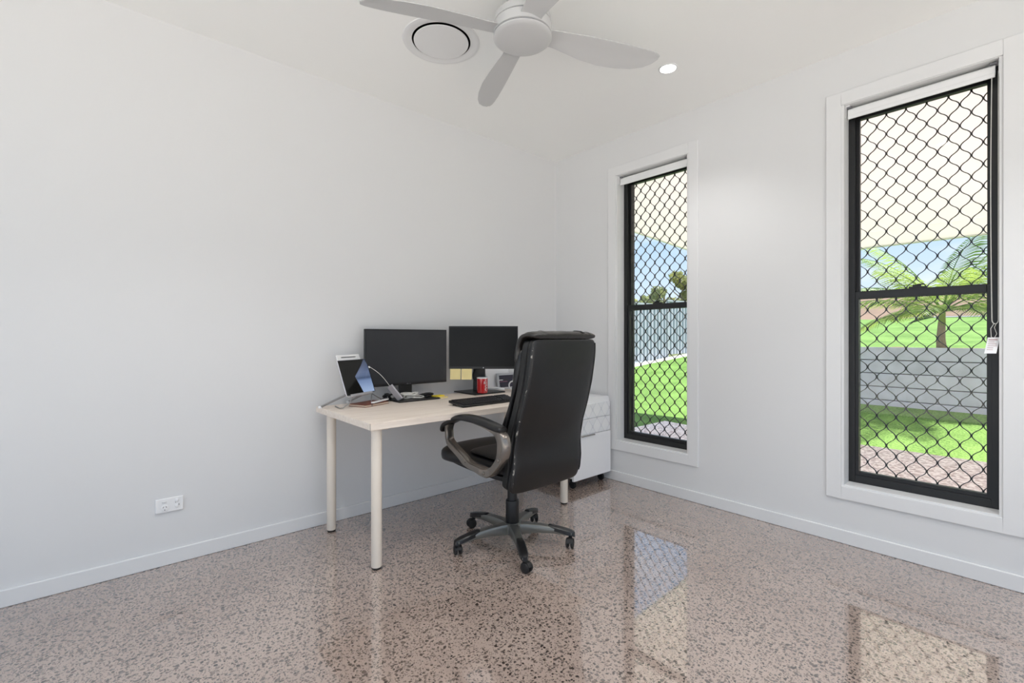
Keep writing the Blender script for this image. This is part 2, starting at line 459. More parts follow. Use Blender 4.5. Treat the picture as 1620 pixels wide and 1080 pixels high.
def window(idx, x0, x1, z0, z1, phase):
    root = rootstruct('window_%d' % idx, ((x0 + x1) / 2, YW + 0.09, z0))
    lt = 0.013
    # white reveal liner
    ring_frame(MB(), x0, x1, z0, z1, YW - 0.004, YW + 0.20, lt).build('reveal_liner', trim_m, root, smooth=False, bevel=0.002)
    fx0, fx1, fz0, fz1 = x0 + lt, x1 - lt, z0 + lt, z1 - lt
    fy = YW + 0.088
    ring_frame(MB(), fx0, fx1, fz0, fz1, fy, fy + 0.07, 0.030, 0.042, 0.038).build('window_frame', black_fr, root, smooth=False, bevel=0.002)
    mz = 1.386
    # lower sash (room side) and upper sash (outer)
    ring_frame(MB(), fx0 + 0.028, fx1 - 0.028, fz0 + 0.040, mz + 0.020, fy + 0.008, fy + 0.030, 0.018, 0.022, 0.040).build('lower_sash', black_fr, root, smooth=False, bevel=0.002)
    ring_frame(MB(), fx0 + 0.028, fx1 - 0.028, mz - 0.020, fz1 - 0.036, fy + 0.034, fy + 0.056, 0.018, 0.038, 0.02).build('upper_sash', black_fr, root, smooth=False, bevel=0.002)
    MB().b2((fx0 + 0.044, fy + 0.017, fz0 + 0.058), (fx1 - 0.044, fy + 0.021, mz - 0.016)).build('pane', glass_m, root, smooth=False)
    MB().b2((fx0 + 0.044, fy + 0.043, mz + 0.014), (fx1 - 0.044, fy + 0.047, fz1 - 0.052)).build('pane', glass_m, root, smooth=False)
    xm = (fx0 + fx1) / 2
    l = MB().box((xm, fy + 0.018, mz + 0.025), (0.075, 0.018, 0.010)).box((xm - 0.005, fy + 0.018, mz + 0.034), (0.035, 0.014, 0.012))
    l.box((xm + 0.012, fy + 0.012, mz + 0.040), (0.03, 0.010, 0.006)); l.build('sash_latch', black_pl, root, bevel=0.002)
    g = MB(); grille_mesh(g, fx0 + 0.03, fx1 - 0.03, fz0 + 0.042, fz1 - 0.038, fy + 0.085, phase)
    g.build('security_grille', grille_m, root, smooth=False)
    ring_frame(MB(), fx0 + 0.002, fx1 - 0.002, fz0 + 0.002, fz1 - 0.002, fy + 0.072, fy + 0.098, 0.034, 0.046, 0.042).build('grille_frame', black_fr, root, smooth=False)
    return root
window(1, *WIN[0], 0.010)
window(2, *WIN[1], 0.020)
for i, (x0, x1, z0, z1) in enumerate(WIN):
    struct(ring_frame(MB(), x0 - 0.072, x1 + 0.072, z0 - 0.068, z1 + 0.062, YW - 0.012, YW + 0.002, 0.0725).build('trim_%d' % (i + 1), trim_m, smooth=False, bevel=0.003))

# roller blinds -----------------------------------------------------
def blind(x0, x1, label, chain):
    zt = 2.425
    root = thing('roller_blind', ((x0 + x1) / 2, YW + 0.045, zt - 0.05), label, 'blind', 'roller blinds rolled up at the window heads')
    xa, xb = x0 + 0.013 + 0.012, x1 - 0.013 - 0.014
    zc = 2.408
    Mx = Matrix.Rotation(pi / 2, 3, 'Y')
    prof = [(0.022, 0), (0.022, xb - xa)]
    MB().lathe(prof, (xa, YW + 0.046, zc), 24, Mx).build('fabric_roll', white_pl, root)
    # hanging end of the fabric with its bottom rail
    MB().b2((xa, YW + 0.0235, 2.368), (xb, YW + 0.0262, zc + 0.008)).build('fabric', white_pl, root, smooth=False)
    MB().b2((xa, YW + 0.019, 2.366), (xb, YW + 0.030, 2.387)).build('bottom_rail', white_pl, root, bevel=0.003)
    for xx in (x0 + 0.0145, x1 - 0.0165):
        k = MB().b2((xx, YW + 0.02, zc - 0.03), (xx + 0.003, YW + 0.075, zc + 0.034)).b2((xx - 0.0005, YW + 0.018, zc + 0.028), (xx + 0.02, YW + 0.07, zc + 0.034))
        k.build('bracket', white_pl, root, bevel=0.001)
    MB().box((xa + 0.006, YW + 0.03, zc + 0.024), (0.024, 0.016, 0.008)).build('bracket_clip', grey_pl, root, bevel=0.001)
    MB().box((xb - 0.006, YW + 0.03, zc + 0.024), (0.024, 0.016, 0.008)).build('bracket_clip', grey_pl, root, bevel=0.001)
    if chain:
        cx = x1 - 0.024; y = YW + 0.034
        Lp = []
        for i in range(41): Lp.append((cx + 0.006, y + 0.016, 2.40 - (2.40 - 1.235) * i / 40))
        for i in range(1, 12): 
            a = pi * i / 12
            Lp.append((cx - 0.004 + 0.010 * cos(a), y + 0.004 + 0.012 * cos(a), 1.232 - 0.020 * sin(a)))
        for i in range(41):
            t = i / 40; Lp.append((cx - 0.014 - 0.004 * sin(pi * t), y - 0.008, 1.235 + (2.40 - 1.235) * t))
        MB().tube(Lp, 0.0016, 6).build('chain', cable_w, root)
        b = MB()
        for i in range(0, len(Lp) - 1):
            p, q = Vector(Lp[i]), Vector(Lp[i + 1]); nn = max(1, int((q - p).length / 0.007))
            for k in range(nn):
                c = p.lerp(q, k / nn); r = 0.0027
                b.add([c + Vector(o) * r for o in ((1, 0, 0), (-1, 0, 0), (0, 1, 0), (0, -1, 0), (0, 0, 1), (0, 0, -1))],
                      [(0, 2, 4), (2, 1, 4), (1, 3, 4), (3, 0, 4), (2, 0, 5), (1, 2, 5), (3, 1, 5), (0, 3, 5)])
        b.build('chain_beads', cable_w, root)
        tg = MB(); tx = cx - 0.006
        tg.tube([(tx, y - 0.004, 1.216), (tx - 0.012, y - 0.008, 1.190), (tx - 0.010, y - 0.010, 1.150), (tx, y - 0.012, 1.146), (tx + 0.008, y - 0.010, 1.165), (tx, y - 0.006, 1.195), (tx + 0.006, y - 0.004, 1.213)], 0.0012, 6)
        tg.build('tag_string', cable_w, root)
        # swing tag curls towards the room
        sec = []
        for i in range(9):
            t = i / 8; z = 1.148 - 0.075 * t; yy = y - 0.012 - 0.030 * t ** 2; xx = tx - 0.018 - 0.010 * t
            sec.append([Vector((xx - 0.004, yy, z)), Vector((xx + 0.036, yy, z + 0.001)), Vector((xx + 0.036, yy - 0.0008, z + 0.001)), Vector((xx - 0.004, yy - 0.0008, z))])
        tgo = MB().loft(sec).build('safety_tag', paper_w, root)
        tgo['label'] = 'white swing tag on the cord'
        s2 = MB()
        for i in range(6):
            z = 1.135 - 0.009 * i; t = (1.148 - z) / 0.075; yy = y - 0.0135 - 0.030 * t ** 2; xx = tx - 0.016 - 0.010 * t
            s2.b2((xx, yy, z), (xx + random.choice((0.02, 0.028, 0.03)), yy - 0.0008, z + (0.005 if i == 0 else 0.0022)))
        s2.build('tag_print', mat('tag print pink', (196, 168, 168), 0.8), tgo, smooth=False)
    return root
blind(WIN[0][0], WIN[0][1], 'white roller blind rolled up in the narrow window beside the drawer unit', False)
blind(WIN[1][0], WIN[1][1], 'white roller blind with a beaded chain and tag in the window at far right', True)

# power outlet -----------------------------------------------------
def outlet():
    yc, zc = 0.271, 0.302
    root = thing('power_outlet', (XW, yc, zc - 0.036), 'white double switch power outlet low on the left wall', 'power outlet')
    MB().b2((XW, yc - 0.0585, zc - 0.036), (XW + 0.011, yc + 0.0585, zc + 0.036)).build('faceplate', white_pl, root, bevel=0.004)
    x = XW + 0.011
    MB().lathe([(0.017, 0), (0.017, 0.0014), (0.0155, 0.002)], (x, yc - 0.020, zc - 0.012), 28, Matrix.Rotation(pi / 2, 3, 'Y')).build('socket_face', white_pl, root)
    p = MB()
    p.box((x + 0.002, yc - 0.026, zc - 0.007), (0.001, 0.0022, 0.0075), Matrix.Rotation(radians(-32), 3, 'X'))
    p.box((x + 0.002, yc - 0.014, zc - 0.007), (0.001, 0.0022, 0.0075), Matrix.Rotation(radians(32), 3, 'X'))
    p.box((x + 0.002, yc - 0.020, zc - 0.021), (0.001, 0.0022, 0.0065))
    p.build('pin_slots', dark_gap, root, smooth=False)
    MB().box((x + 0.002, yc - 0.022, zc + 0.019), (0.005, 0.019, 0.010), Matrix.Rotation(radians(8), 3, 'Y')).build('switch', white_pl, root, bevel=0.003)
    for dz in (0.017, -0.010):
        s = MB().lathe([(0.0085, 0), (0.0085, 0.003), (0.006, 0.0045)], (x, yc + 0.030, zc + dz), 22, Matrix.Rotation(pi / 2, 3, 'Y')).build('switch', white_pl, root)
        MB().box((x + 0.0035, yc + 0.030 + (0.008 if dz < 0 else -0.006), zc + dz + (0.006 if dz < 0 else -0.008)), (0.002, 0.002, 0.008 if dz < 0 else 0.003)).build('indicator', dark_gap, s, smooth=False)
outlet()

# ------------------------------------------------------------------ ceiling things
def fan():
    hx, hy = -1.585, 1.462
    root = thing('ceiling_fan', (hx, hy, CH), 'white four-bladed ceiling fan above the room', 'ceiling fan')
    MB().lathe([(0.075, CH), (0.075, 2.705), (0.05, 2.69), (0.035, 2.66), (0.035, 2.60)][::-1], (hx, hy, 0), 36).build('canopy', fan_m, root)
    MB().lathe([(0.05, 2.640), (0.110, 2.630), (0.128, 2.612), (0.131, 2.584), (0.128, 2.582)][::-1], (hx, hy, 0), 56).build('upper_housing', fan_m, root)
    MB().lathe([(0.127, 2.583), (0.127, 2.577)][::-1], (hx, hy, 0), 56).build('shadow_gap', grey_pl, root)
    MB().lathe([(0.127, 2.578), (0.133, 2.576), (0.133, 2.534), (0.127, 2.532)][::-1], (hx, hy, 0), 56).build('motor_housing', fan_m, root)
    MB().lathe([(0.127, 2.533), (0.127, 2.526)][::-1], (hx, hy, 0), 56).build('shadow_gap', grey_pl, root)
    MB().lathe([(0.127, 2.527), (0.1335, 2.525), (0.1335, 2.519), (0.129, 2.515), (0.115, 2.511), (0.07, 2.506), (0.001, 2.504)][::-1], (hx, hy, 0), 56).build('hub_cover', fan_m, root)
    tab = [(0.11, -0.045, 0.045), (0.17, -0.045, 0.052), (0.24, -0.045, 0.068), (0.32, -0.045, 0.085), (0.42, -0.043, 0.098), (0.52, -0.040, 0.097), (0.60, -0.036, 0.085), (0.66, -0.030, 0.064), (0.695, -0.023, 0.036), (0.712, -0.012, 0.008)]
    for k in range(4):
        a = radians(64.5 + 90 * k); e = Vector((cos(a), sin(a), 0)); p = Vector((-sin(a), cos(a), 0))
        secs = []
        for (r, s0, s1) in tab:
            pitch = radians(15.5) * min(1.0, 0.6 + (r - 0.11) * 2)
            ring = []
            m = 8; top = []; bot = []
            for i in range(m + 1):
                s = s0 + (s1 - s0) * i / m
                camber = 0.006 * (1 - (2 * i / m - 1) ** 2)
                z = 2.546 - s * math.tan(pitch) + camber
                th = 0.0045 * (1 - abs(2 * i / m - 1) ** 4) + 0.0012
                q = Vector((hx, hy, 0)) + e * r + p * s
                top.append(q + Vector((0, 0, z + th))); bot.append(q + Vector((0, 0, z - th)))
            secs.append(top + bot[::-1])
        MB().loft(secs).build('blade', fan_m, root)
fan()

def vent():
    cx, cy = -2.146, 1.385
    root = thing('ceiling_air_vent', (cx, cy, CH), 'round white ceiling air vent with a floating centre disc', 'air vent')
    MB().lathe([(0.158, CH), (0.205, CH), (0.203, CH - 0.004), (0.196, CH - 0.006), (0.184, CH - 0.005), (0.170, CH - 0.0015), (0.158, CH)], (cx, cy, 0), 64, cap=False).build('outer_ring', trim_m, root)
    MB().lathe([(0.156, CH - 0.0008), (0.001, CH - 0.0008)], (cx, cy, 0), 48).build('duct_shade', mat('grey duct shade', (96, 95, 94), 0.7), root)  # flat grey disc paints the shade inside the duct
    MB().lathe([(0.141, CH - 0.002), (0.146, CH - 0.005), (0.145, CH - 0.009), (0.10, CH - 0.0105), (0.001, CH - 0.011)][::-1], (cx, cy, 0), 64).build('centre_disc', trim_m, root)
vent()

def downlight(x, y, label, watt=47):
    root = thing('downlight', (x, y, CH), label, 'downlight')
    MB().lathe([(0.043, CH), (0.055, CH), (0.054, CH - 0.004), (0.046, CH - 0.005), (0.043, CH - 0.001), (0.043, CH)], (x, y, 0), 40, cap=False).build('trim_ring', trim_m, root)
    MB().lathe([(0.044, CH - 0.0015), (0.001, CH - 0.0025)][::-1], (x, y, 0), 32).build('lens', lamp_m, root)
    ld = bpy.data.lights.new('downlight_beam', 'SPOT'); ld.energy = watt; ld.spot_size = radians(112); ld.spot_blend = 0.7; ld.shadow_soft_size = 0.06; ld.color = (1, 0.99, 0.975)
    lo = bpy.data.objects.new('downlight_beam', ld); COL.objects.link(lo); lo.parent = root; lo.location = (0, 0, -0.03)
downlight(-1.473, 2.53, 'lit round recessed downlight in the ceiling near the windows', 20)
for k, (x, y) in enumerate(((0.40, 2.20), (-1.47, 0.35), (0.35, 0.35), (-0.55, 1.30))):  # unseen downlights added as fill light for the room
    downlight(x, y, 'added fill downlight in the ceiling out of view, ' + ['beside the far window', 'towards the left wall', 'over the camera side', 'over the middle of the room'][k])

# ------------------------------------------------------------------ desk
DX0, DX1, DY0, DY1, DZ = -2.880, -2.132, 0.977, 2.570, 0.735
def desk():
    root = thing('desk', ((DX0 + DX1) / 2, (DY0 + DY1) / 2, 0), 'pale birch desk with round cream legs along the left wall', 'desk')
    tp = MB().b2((DX0, DY0, DZ - 0.034), (DX1, DY1, DZ)).build('tabletop', desk_m, root, bevel=0.0015)
    MB().b2((DX1 - 0.0025, DY0 - 0.0006, DZ - 0.033), (DX1 - 0.0005, DY0 + 0.001, DZ - 0.001)).build('edge_gap', dark_gap, tp, smooth=False)
    for x in (DX1 - 0.066, DX0 + 0.080):
        for y in (DY0 + 0.062, DY1 - 0.152):
            lg = MB().lathe([(0.0245, 0.010), (0.0262, 0.014), (0.0262, DZ - 0.034)], (x, y, 0), 28).build('leg', leg_m, root)
            MB().lathe([(0.0225, 0.0), (0.0235, 0.002), (0.0235, 0.010)], (x, y, 0), 24).build('foot_pad', rubber, lg)
            MB().box((x, y, DZ - 0.0375), (0.09, 0.09, 0.007)).build('mounting_plate', leg_m, lg, bevel=0.002)
desk()

# ------------------------------------------------------------------ monitors
def rotz(a): return Matrix.Rotation(a, 3, 'Z')
def monitor(c, wd, ht, n, label, base, neck, logo, scr, thick=0.022):
    """c centre of the screen face, n facing direction"""
    c = Vector(c); n = Vector(n).normalized(); s = Vector((-n.y, n.x, 0)); 
    Mr = Matrix((n, s, U)).transposed()
    root = thing('monitor', (base[0], base[1], DZ), label, 'monitor', 'computer monitors on the desk')
    MB().box(c - n * (thick / 2 + 0.001), (thick, wd, ht), Mr).build('casing', black_pl, root, bevel=0.003)
    MB().box(c - n * (thick + 0.012), (0.026, wd * 0.62, ht * 0.6), Mr).build('rear_housing', black_pl, root, bevel=0.01)
    MB().box(c + U * 0.004 + n * 0.0002, (0.0016, wd - 0.014, ht - 0.026), Mr).build('screen', scr, root, smooth=False)
    bx = MB().b2((base[0] - base[2] / 2, base[1] - base[3] / 2, DZ), (base[0] + base[2] / 2, base[1] + base[3] / 2, DZ + 0.010)).build('stand_base', black_pl, root, bevel=0.004)
    nk = Vector((neck[0], neck[1], 0))
    zt = c.z - ht / 2 + 0.10
    MB().box((nk.x, nk.y, (DZ + 0.008 + zt) / 2), (0.026, 0.092, zt - DZ - 0.008), Mr).build('stand_neck', black_pl, root, bevel=0.005)
    bk = c - n * (thick + 0.02); mid = (Vector((nk.x, nk.y, zt - 0.03)) + Vector((bk.x, bk.y, zt - 0.03))) / 2
    dd = Vector((bk.x - nk.x, bk.y - nk.y, 0))
    if dd.length > 0.01:
        ang = atan2(dd.y, dd.x); MB().box(mid, (dd.length + 0.02, 0.06, 0.06), rotz(ang)).build('tilt_joint', black_pl, root, bevel=0.006)
    lg = MB(); lc = c - U * (ht / 2 - 0.0085) + n * 0.001
    if logo == 'round':
        lg.lathe([(0.0042, 0), (0.0042, 0.0006)], lc - s * 0.009, 16, Matrix((s, U, n)).transposed())
        for k, hh in ((0.000, 0.0062), (0.010, 0.0062)):
            lg.box(lc + s * k, (0.0006, 0.0016, hh), Mr); lg.box(lc + s * (k + 0.0025) - U * 0.0027, (0.0006, 0.005, 0.0014), Mr)
        lg.box(lc + s * 0.0125 + U * 0.0027, (0.0006, 0.005, 0.0014), Mr); lg.box(lc + s * 0.0145 - U * 0.0010, (0.0006, 0.0014, 0.0034), Mr)
        lg.build('logo', mat('grey logo print', (104, 104, 108), 0.5), root, smooth=False)
    else:
        lg.lathe([(0.0042, 0), (0.0042, 0.0006)], lc, 16, Matrix((s, U, n)).transposed())
        lg.build('logo', mat('pale logo print', (200, 200, 204), 0.5), root, smooth=False)
    return root
MLX = -2.812
m1 = monitor((MLX, 1.5565, 1.0165), 0.607, 0.370, (1, 0, 0), 'large grey-black monitor square to the wall, left of the pair', (-2.780, 1.57, 0.20, 0.30), (-2.855, 1.555), 'round', screen_m)
n2 = -V
c2 = at(764.7, 549.5, 3.36)
m2 = monitor(c2, 0.4955, 0.307, n2, 'smaller black monitor angled towards the chair, with sticky notes beneath it', (-2.812, 2.150, 0.275, 0.285), (-2.838, 2.170), 'dot', screen_m2)
# cable loop beside the neck of the right monitor
lp = []
cc = at(749.5, 594, 3.53)
for i in range(15):
    a = pi / 2 + pi * i / 14
    lp.append(cc + R * (0.020 * cos(a) + 0.014) + U * (0.042 * sin(a)))
MB().tube(lp, 0.0045, 8).build('cable_loop', cable_b, m2)

# sticky notes on the bottom edge of the right monitor
for i, px in enumerate((720.6, 738.3)):
    c = at(px, 591.6, 3.352 - 0.0)
    s = Vector((-n2.y, n2.x, 0))
    rows = []
    for k in range(9):
        t = k / 8; z = c.z + 0.038 - 0.076 * t
        off = n2 * (0.0015 + 0.010 * t ** 2 * (1 if i else 0.7))
        p = Vector((c.x, c.y, z)) + off
        rows.append([p - s * 0.037, p + s * 0.037, p + s * 0.037 - n2 * 0.0006, p - s * 0.037 - n2 * 0.0006])
    o = MB().loft(rows).build('sticky_note', note_y)
    tag(o, ['pale yellow sticky note under the small monitor, the one farther from the red mug', 'pale yellow sticky note under the small monitor, the one nearer the red mug'][i], 'sticky note', 'sticky notes hanging under the small monitor')

# ------------------------------------------------------------------ tablet on its stand
u_t = Vector((-0.126, 0.233, 0)).normalized(); n_h = Vector((u_t.y, -u_t.x, 0))
BL = Vector((-2.638, 1.067, 0.810))
tl = radians(19.3)
up_t = (-n_h * sin(tl) + U * cos(tl)); n_t = (n_h * cos(tl) + U * sin(tl))
Mt = Matrix((u_t, up_t, n_t)).transposed()
TW, TH_ = 0.265, 0.217
def tpt(a, b, c=0.0): return BL + u_t * a + up_t * b + n_t * c
def tablet():
    c = tpt(TW / 2, TH_ / 2, -0.004)
    root = thing('tablet_computer', tpt(TW / 2, 0, -0.004), 'dark glossy tablet with silver rim propped on a wire stand', 'tablet')
    MB().box(c, (TW, TH_, 0.008), Mt).build('silver_case', alu, root, bevel=0.003)
    gs = MB().box(tpt(TW / 2 + 0.001, TH_ / 2, 0.0004), (TW - 0.006, TH_ - 0.006, 0.0012), Mt).build('glass_screen', tab_scr, root, smooth=False)
    # the lit wallpaper: a pale blue folded shape on black
    rows = [(1.0, 0.885, (66, 76, 100)), (0.80, 0.72, (84, 96, 126)), (0.62, 0.54, (104, 118, 150)), (0.51, 0.425, (100, 116, 148)), (0.44, 0.445, (74, 90, 122)), (0.36, 0.47, (124, 146, 186)), (0.18, 0.525, (150, 172, 210)), (0.0, 0.575, (168, 190, 226))]
    vs = []; fs = []; cols = []
    for v, u, c in rows:
        for uu in (u, 0.985):
            vs.append(tpt(0.006 + uu * (TW - 0.010), 0.006 + v * (TH_ - 0.012), 0.0014)); cols.append(c)
    for i in range(len(rows) - 1): fs.append((2 * i, 2 * i + 1, 2 * i + 3, 2 * i + 2))
    wp = MB().add(vs, fs).build('wallpaper_glow', None, gs, smooth=False)
    at_ = wp.data.color_attributes.new('picture', 'FLOAT_COLOR', 'POINT')
    for i, c in enumerate(cols): at_.data[i].color = (*lin(c), 1)
    wm_ = bpy.data.materials.new('lit screen picture'); wm_.use_nodes = True
    bb = wm_.node_tree.nodes['Principled BSDF']; ca = N(wm_, 'ShaderNodeVertexColor'); ca.layer_name = 'picture'
    bb.inputs['Base Color'].default_value = (0.01, 0.01, 0.01, 1); bb.inputs['Roughness'].default_value = 0.1
    L(wm_, ca.outputs['Color'], bb.inputs['Emission Color']); bb.inputs['Emission Strength'].default_value = 0.8
    wp.data.materials.clear(); wp.data.materials.append(wm_)
tablet()
def tabstand():
    stand_m = mat('grey steel wire', (150, 148, 146), 0.3, metal=0.7)
    root = thing('tablet_stand', (-2.70, 1.20, DZ), 'silver wire tablet stand with a white slotted back plate, at the desk corner', 'tablet stand')
    # back plate with a slot, rising behind the tablet
    def P(a, b, c=-0.012): return tpt(a, b, c)
    a0, a1, b0, b1 = 0.022, 0.222, 0.0, 0.252
    sa0, sa1, sb0, sb1 = a0 + 0.035, a1 - 0.035, 0.232, 0.240
    mb = MB()
    for (x0, x1, y0, y1) in ((a0, a1, b0, sb0), (a0, sa0, sb0, sb1), (sa1, a1, sb0, sb1), (a0, a1, sb1, b1)):
        vs = [P(x, y, z) for z in (-0.011, -0.017) for (x, y) in ((x0, y0), (x1, y0), (x1, y1), (x0, y1))]
        mb.add(vs, [(0, 1, 2, 3), (7, 6, 5, 4), (0, 4, 5, 1), (1, 5, 6, 2), (2, 6, 7, 3), (3, 7, 4, 0)])
    mb.build('back_plate', white_pl, root, smooth=False, bevel=0.0012)
    MB().b2((0, 0, 0), (0, 0, 0)) if False else None
    MB().box(P((sa0 + sa1) / 2, (sb0 + sb1) / 2, -0.0165), (sa1 - sa0, sb1 - sb0, 0.001), Mt).build('slot', grey_pl, root, smooth=False)
    # ledge that carries the tablet
    l = MB(); l.box(P(0.125, -0.006, -0.004), (0.20, 0.004, 0.026), Mt); l.box(P(0.125, 0.0005, 0.0075), (0.20, 0.012, 0.003), Mt)
    l.build('ledge', alu, root, bevel=0.001)
    # rear legs
    for a in (0.012, 0.235):
        p0 = P(a, 0.012, -0.016); foot = p0 - n_h * 0.165; foot.z = DZ + 0.006
        foot = foot - u_t * (0.02 if a < 0.1 else -0.0)
        lg = MB().tube([p0, p0.lerp(foot, 0.5), foot], 0.0060, 10).build('rear_leg', stand_m, root)
        MB().lathe([(0.011, -0.006), (0.012, 0.002), (0.008, 0.006)], foot, 16).build('foot', white_pl, lg)
    # bent wire base at the front
    z = DZ + 0.004
    f0 = P(0.05, -0.006, -0.004); f1 = P(0.215, -0.006, -0.004)
    g0 = Vector((-2.685, 1.045, z)); g1 = Vector((-2.650, 1.225, z)); g2 = Vector((-2.750, 1.375, z)); g3 = Vector((-2.80, 1.36, z))
    MB().tube([f0, Vector((-2.665, 1.09, z + 0.025)), g0 + Vector((0.01, 0.015, 0.002)), g0], 0.0032, 8).build('wire_strut', stand_m, root)
    MB().tube([g1, g1.lerp(f1, 0.5) + U * 0.004, f1 + n_h * 0.012, f1.lerp(g2, 0.5), g2], 0.0030, 8).build('wire_strut', stand_m, root)
    MB().box(g1.lerp(g2, 0.5) + U * 0.019, (0.175, 0.020, 0.008), Matrix.Rotation(atan2(g2.y - g1.y, g2.x - g1.x), 3, 'Z')).build('base_bar', white_pl, root, bevel=0.002)
    MB().tube([g0, g0.lerp(Vector((-2.80, 1.06, z)), 0.5), Vector((-2.80, 1.06, z))], 0.0032, 8).build('base_wire', stand_m, root)
tabstand()

# brown notebook under the stand
def notebook():
    c = Vector((-2.735, 1.245, DZ)); ang = radians(112)
    M = rotz(ang)
    root = thing('notebook', c, 'closed brown leather notebook lying under the tablet stand', 'notebook')
    MB().box(c + U * 0.0015, (0.200, 0.134, 0.003), M).build('back_cover', leather_br, root, bevel=0.001)
    MB().box(c + U * 0.0075, (0.194, 0.129, 0.009), M).build('pages', page_m, root, smooth=False)
    MB().box(c + U * 0.0135, (0.200, 0.134, 0.003), M).build('front_cover', leather_br, root, bevel=0.001)
notebook()

# grey dock leaning on the cables, with its white lead to the tablet
hc = at(625.0, 620.8, 2.985)
La = (R * (-16.2) + U * 22.4 - V * 5).normalized(); Wa = (R * 9.4 + U * 4.9 - V * 6).normalized(); Wa = (Wa - La * Wa.dot(La)).normalized()
Mh = Matrix((La, Wa, La.cross(Wa))).transposed()
hub = thing('usb_dock', hc - U * 0.05, 'slim grey aluminium dock leaning beside the large monitor stand', 'dock')
MB().box(hc, (0.112, 0.044, 0.013), Mh).build('body', hub_m, hub, bevel=0.002)
MB().box(hc + La.cross(Wa) * 0.0085, (0.108, 0.040, 0.005), Mh).build('underside', black_pl, hub, bevel=0.001)
pa = hc + La * 0.056; pb = tpt(TW + 0.011, 0.160, 0.001)
cab = []
for i in range(13):
    t = i / 12; p = pa.lerp(pb, t); p = p + U * (0.014 * sin(pi * t)) + V * (-0.03 * sin(pi * t)) + R * (0.012 * sin(pi * t))
    cab.append(p)
MB().tube(cab, 0.0015, 8).build('lead', cable_w, hub)
MB().box(pb, (0.026, 0.013, 0.008), Mt).build('plug', white_pl, hub, bevel=0.003)

# cables and pens piled in front of the large monitor
def tangle(name, c, rx, ry, hgt, r, m, n, label, cat, seed):
    rnd = random.Random(seed); pts = []
    c = Vector(c); ph = [rnd.uniform(0, 6.28) for _ in range(6)]
    steps = n * 16
    for i in range(steps):
        a = 2 * pi * i / 16; t = i / steps
        k = 0.72 + 0.28 * sin(a * 0.37 + ph[0])
        pts.append(c + Vector((rx * k * cos(a + 0.3 * sin(t * 9 + ph[1])) + 0.15 * rx * sin(t * 7 + ph[2]), ry * k * sin(a) + 0.25 * ry * sin(t * 5 + ph[3]), r + hgt * (0.5 + 0.5 * sin(a * 0.61 + ph[4])))))
    o = MB().tube(pts, r, 7).build(name, m)
    return tag(o, label, cat)
DB = DZ + 0.010
pw = at(650, 627, 3.12); pb_ = at(672, 628, 3.20)
tangle('cable_coil', (pw.x, pw.y, DB), 0.045, 0.070, 0.030, 0.0042, cable_w, 6, 'tangled coil of white cable on the large monitor stand', 'cable', 3)
tangle('cable_coil', (pb_.x, pb_.y + 0.01, DB), 0.035, 0.050, 0.016, 0.0040, cable_b, 5, 'tangled coil of black cable between the white cable and the pen', 'cable', 5)
pd = at(619, 629, 3.08)
tangle('cable_coil', (pd.x + 0.01, pd.y - 0.035, DZ), 0.040, 0.030, 0.040, 0.0050, cable_b, 5, 'tangled coil of black cable behind the grey dock', 'cable', 9)
# folded white paper slips under the coils
o = MB()
for k in range(3):
    o.box(Vector((-2.80, 1.625, DB + 0.004 + 0.006 * k)), (0.07, 0.10 - 0.015 * k, 0.003), rotz(0.3 * k - 0.2))
# pen
p0 = at(681, 628.5, 3.255); p1 = at(695, 631.3, 3.165)
p0.z = DZ + 0.012; p1.z = DZ + 0.0045
pen = thing('pen', ((p0 + p1) / 2 - U * 0.008), 'black pen lying beside the yellow note pads', 'pen')
ex = (p1 - p0).normalized()
MB().tube([p0 - ex * 0.03, p0, p1], 0.0045, 10).build('barrel', black_pl, pen)
MB().tube([p1, p1 + ex * 0.012], [0.0045, 0.001], 10).build('tip', black_pl, pen)
# note pads
c = at(695, 626.4, 3.30); c.z = DZ
o = MB().box(Vector((-2.735, 1.755, DZ + 0.004)), (0.076, 0.076, 0.008), rotz(0.35)).build('note_pad', note_y)
tag(o, 'pale yellow pad of notes lying flat on the desk beside the pen', 'note pad')
o = MB().box(Vector((-2.752, 1.750, DZ + 0.012)), (0.050, 0.074, 0.008), rotz(0.2)).build('note_pad', note_y2)
tag(o, 'bright yellow pad of notes stacked on the paler pad', 'note pad')

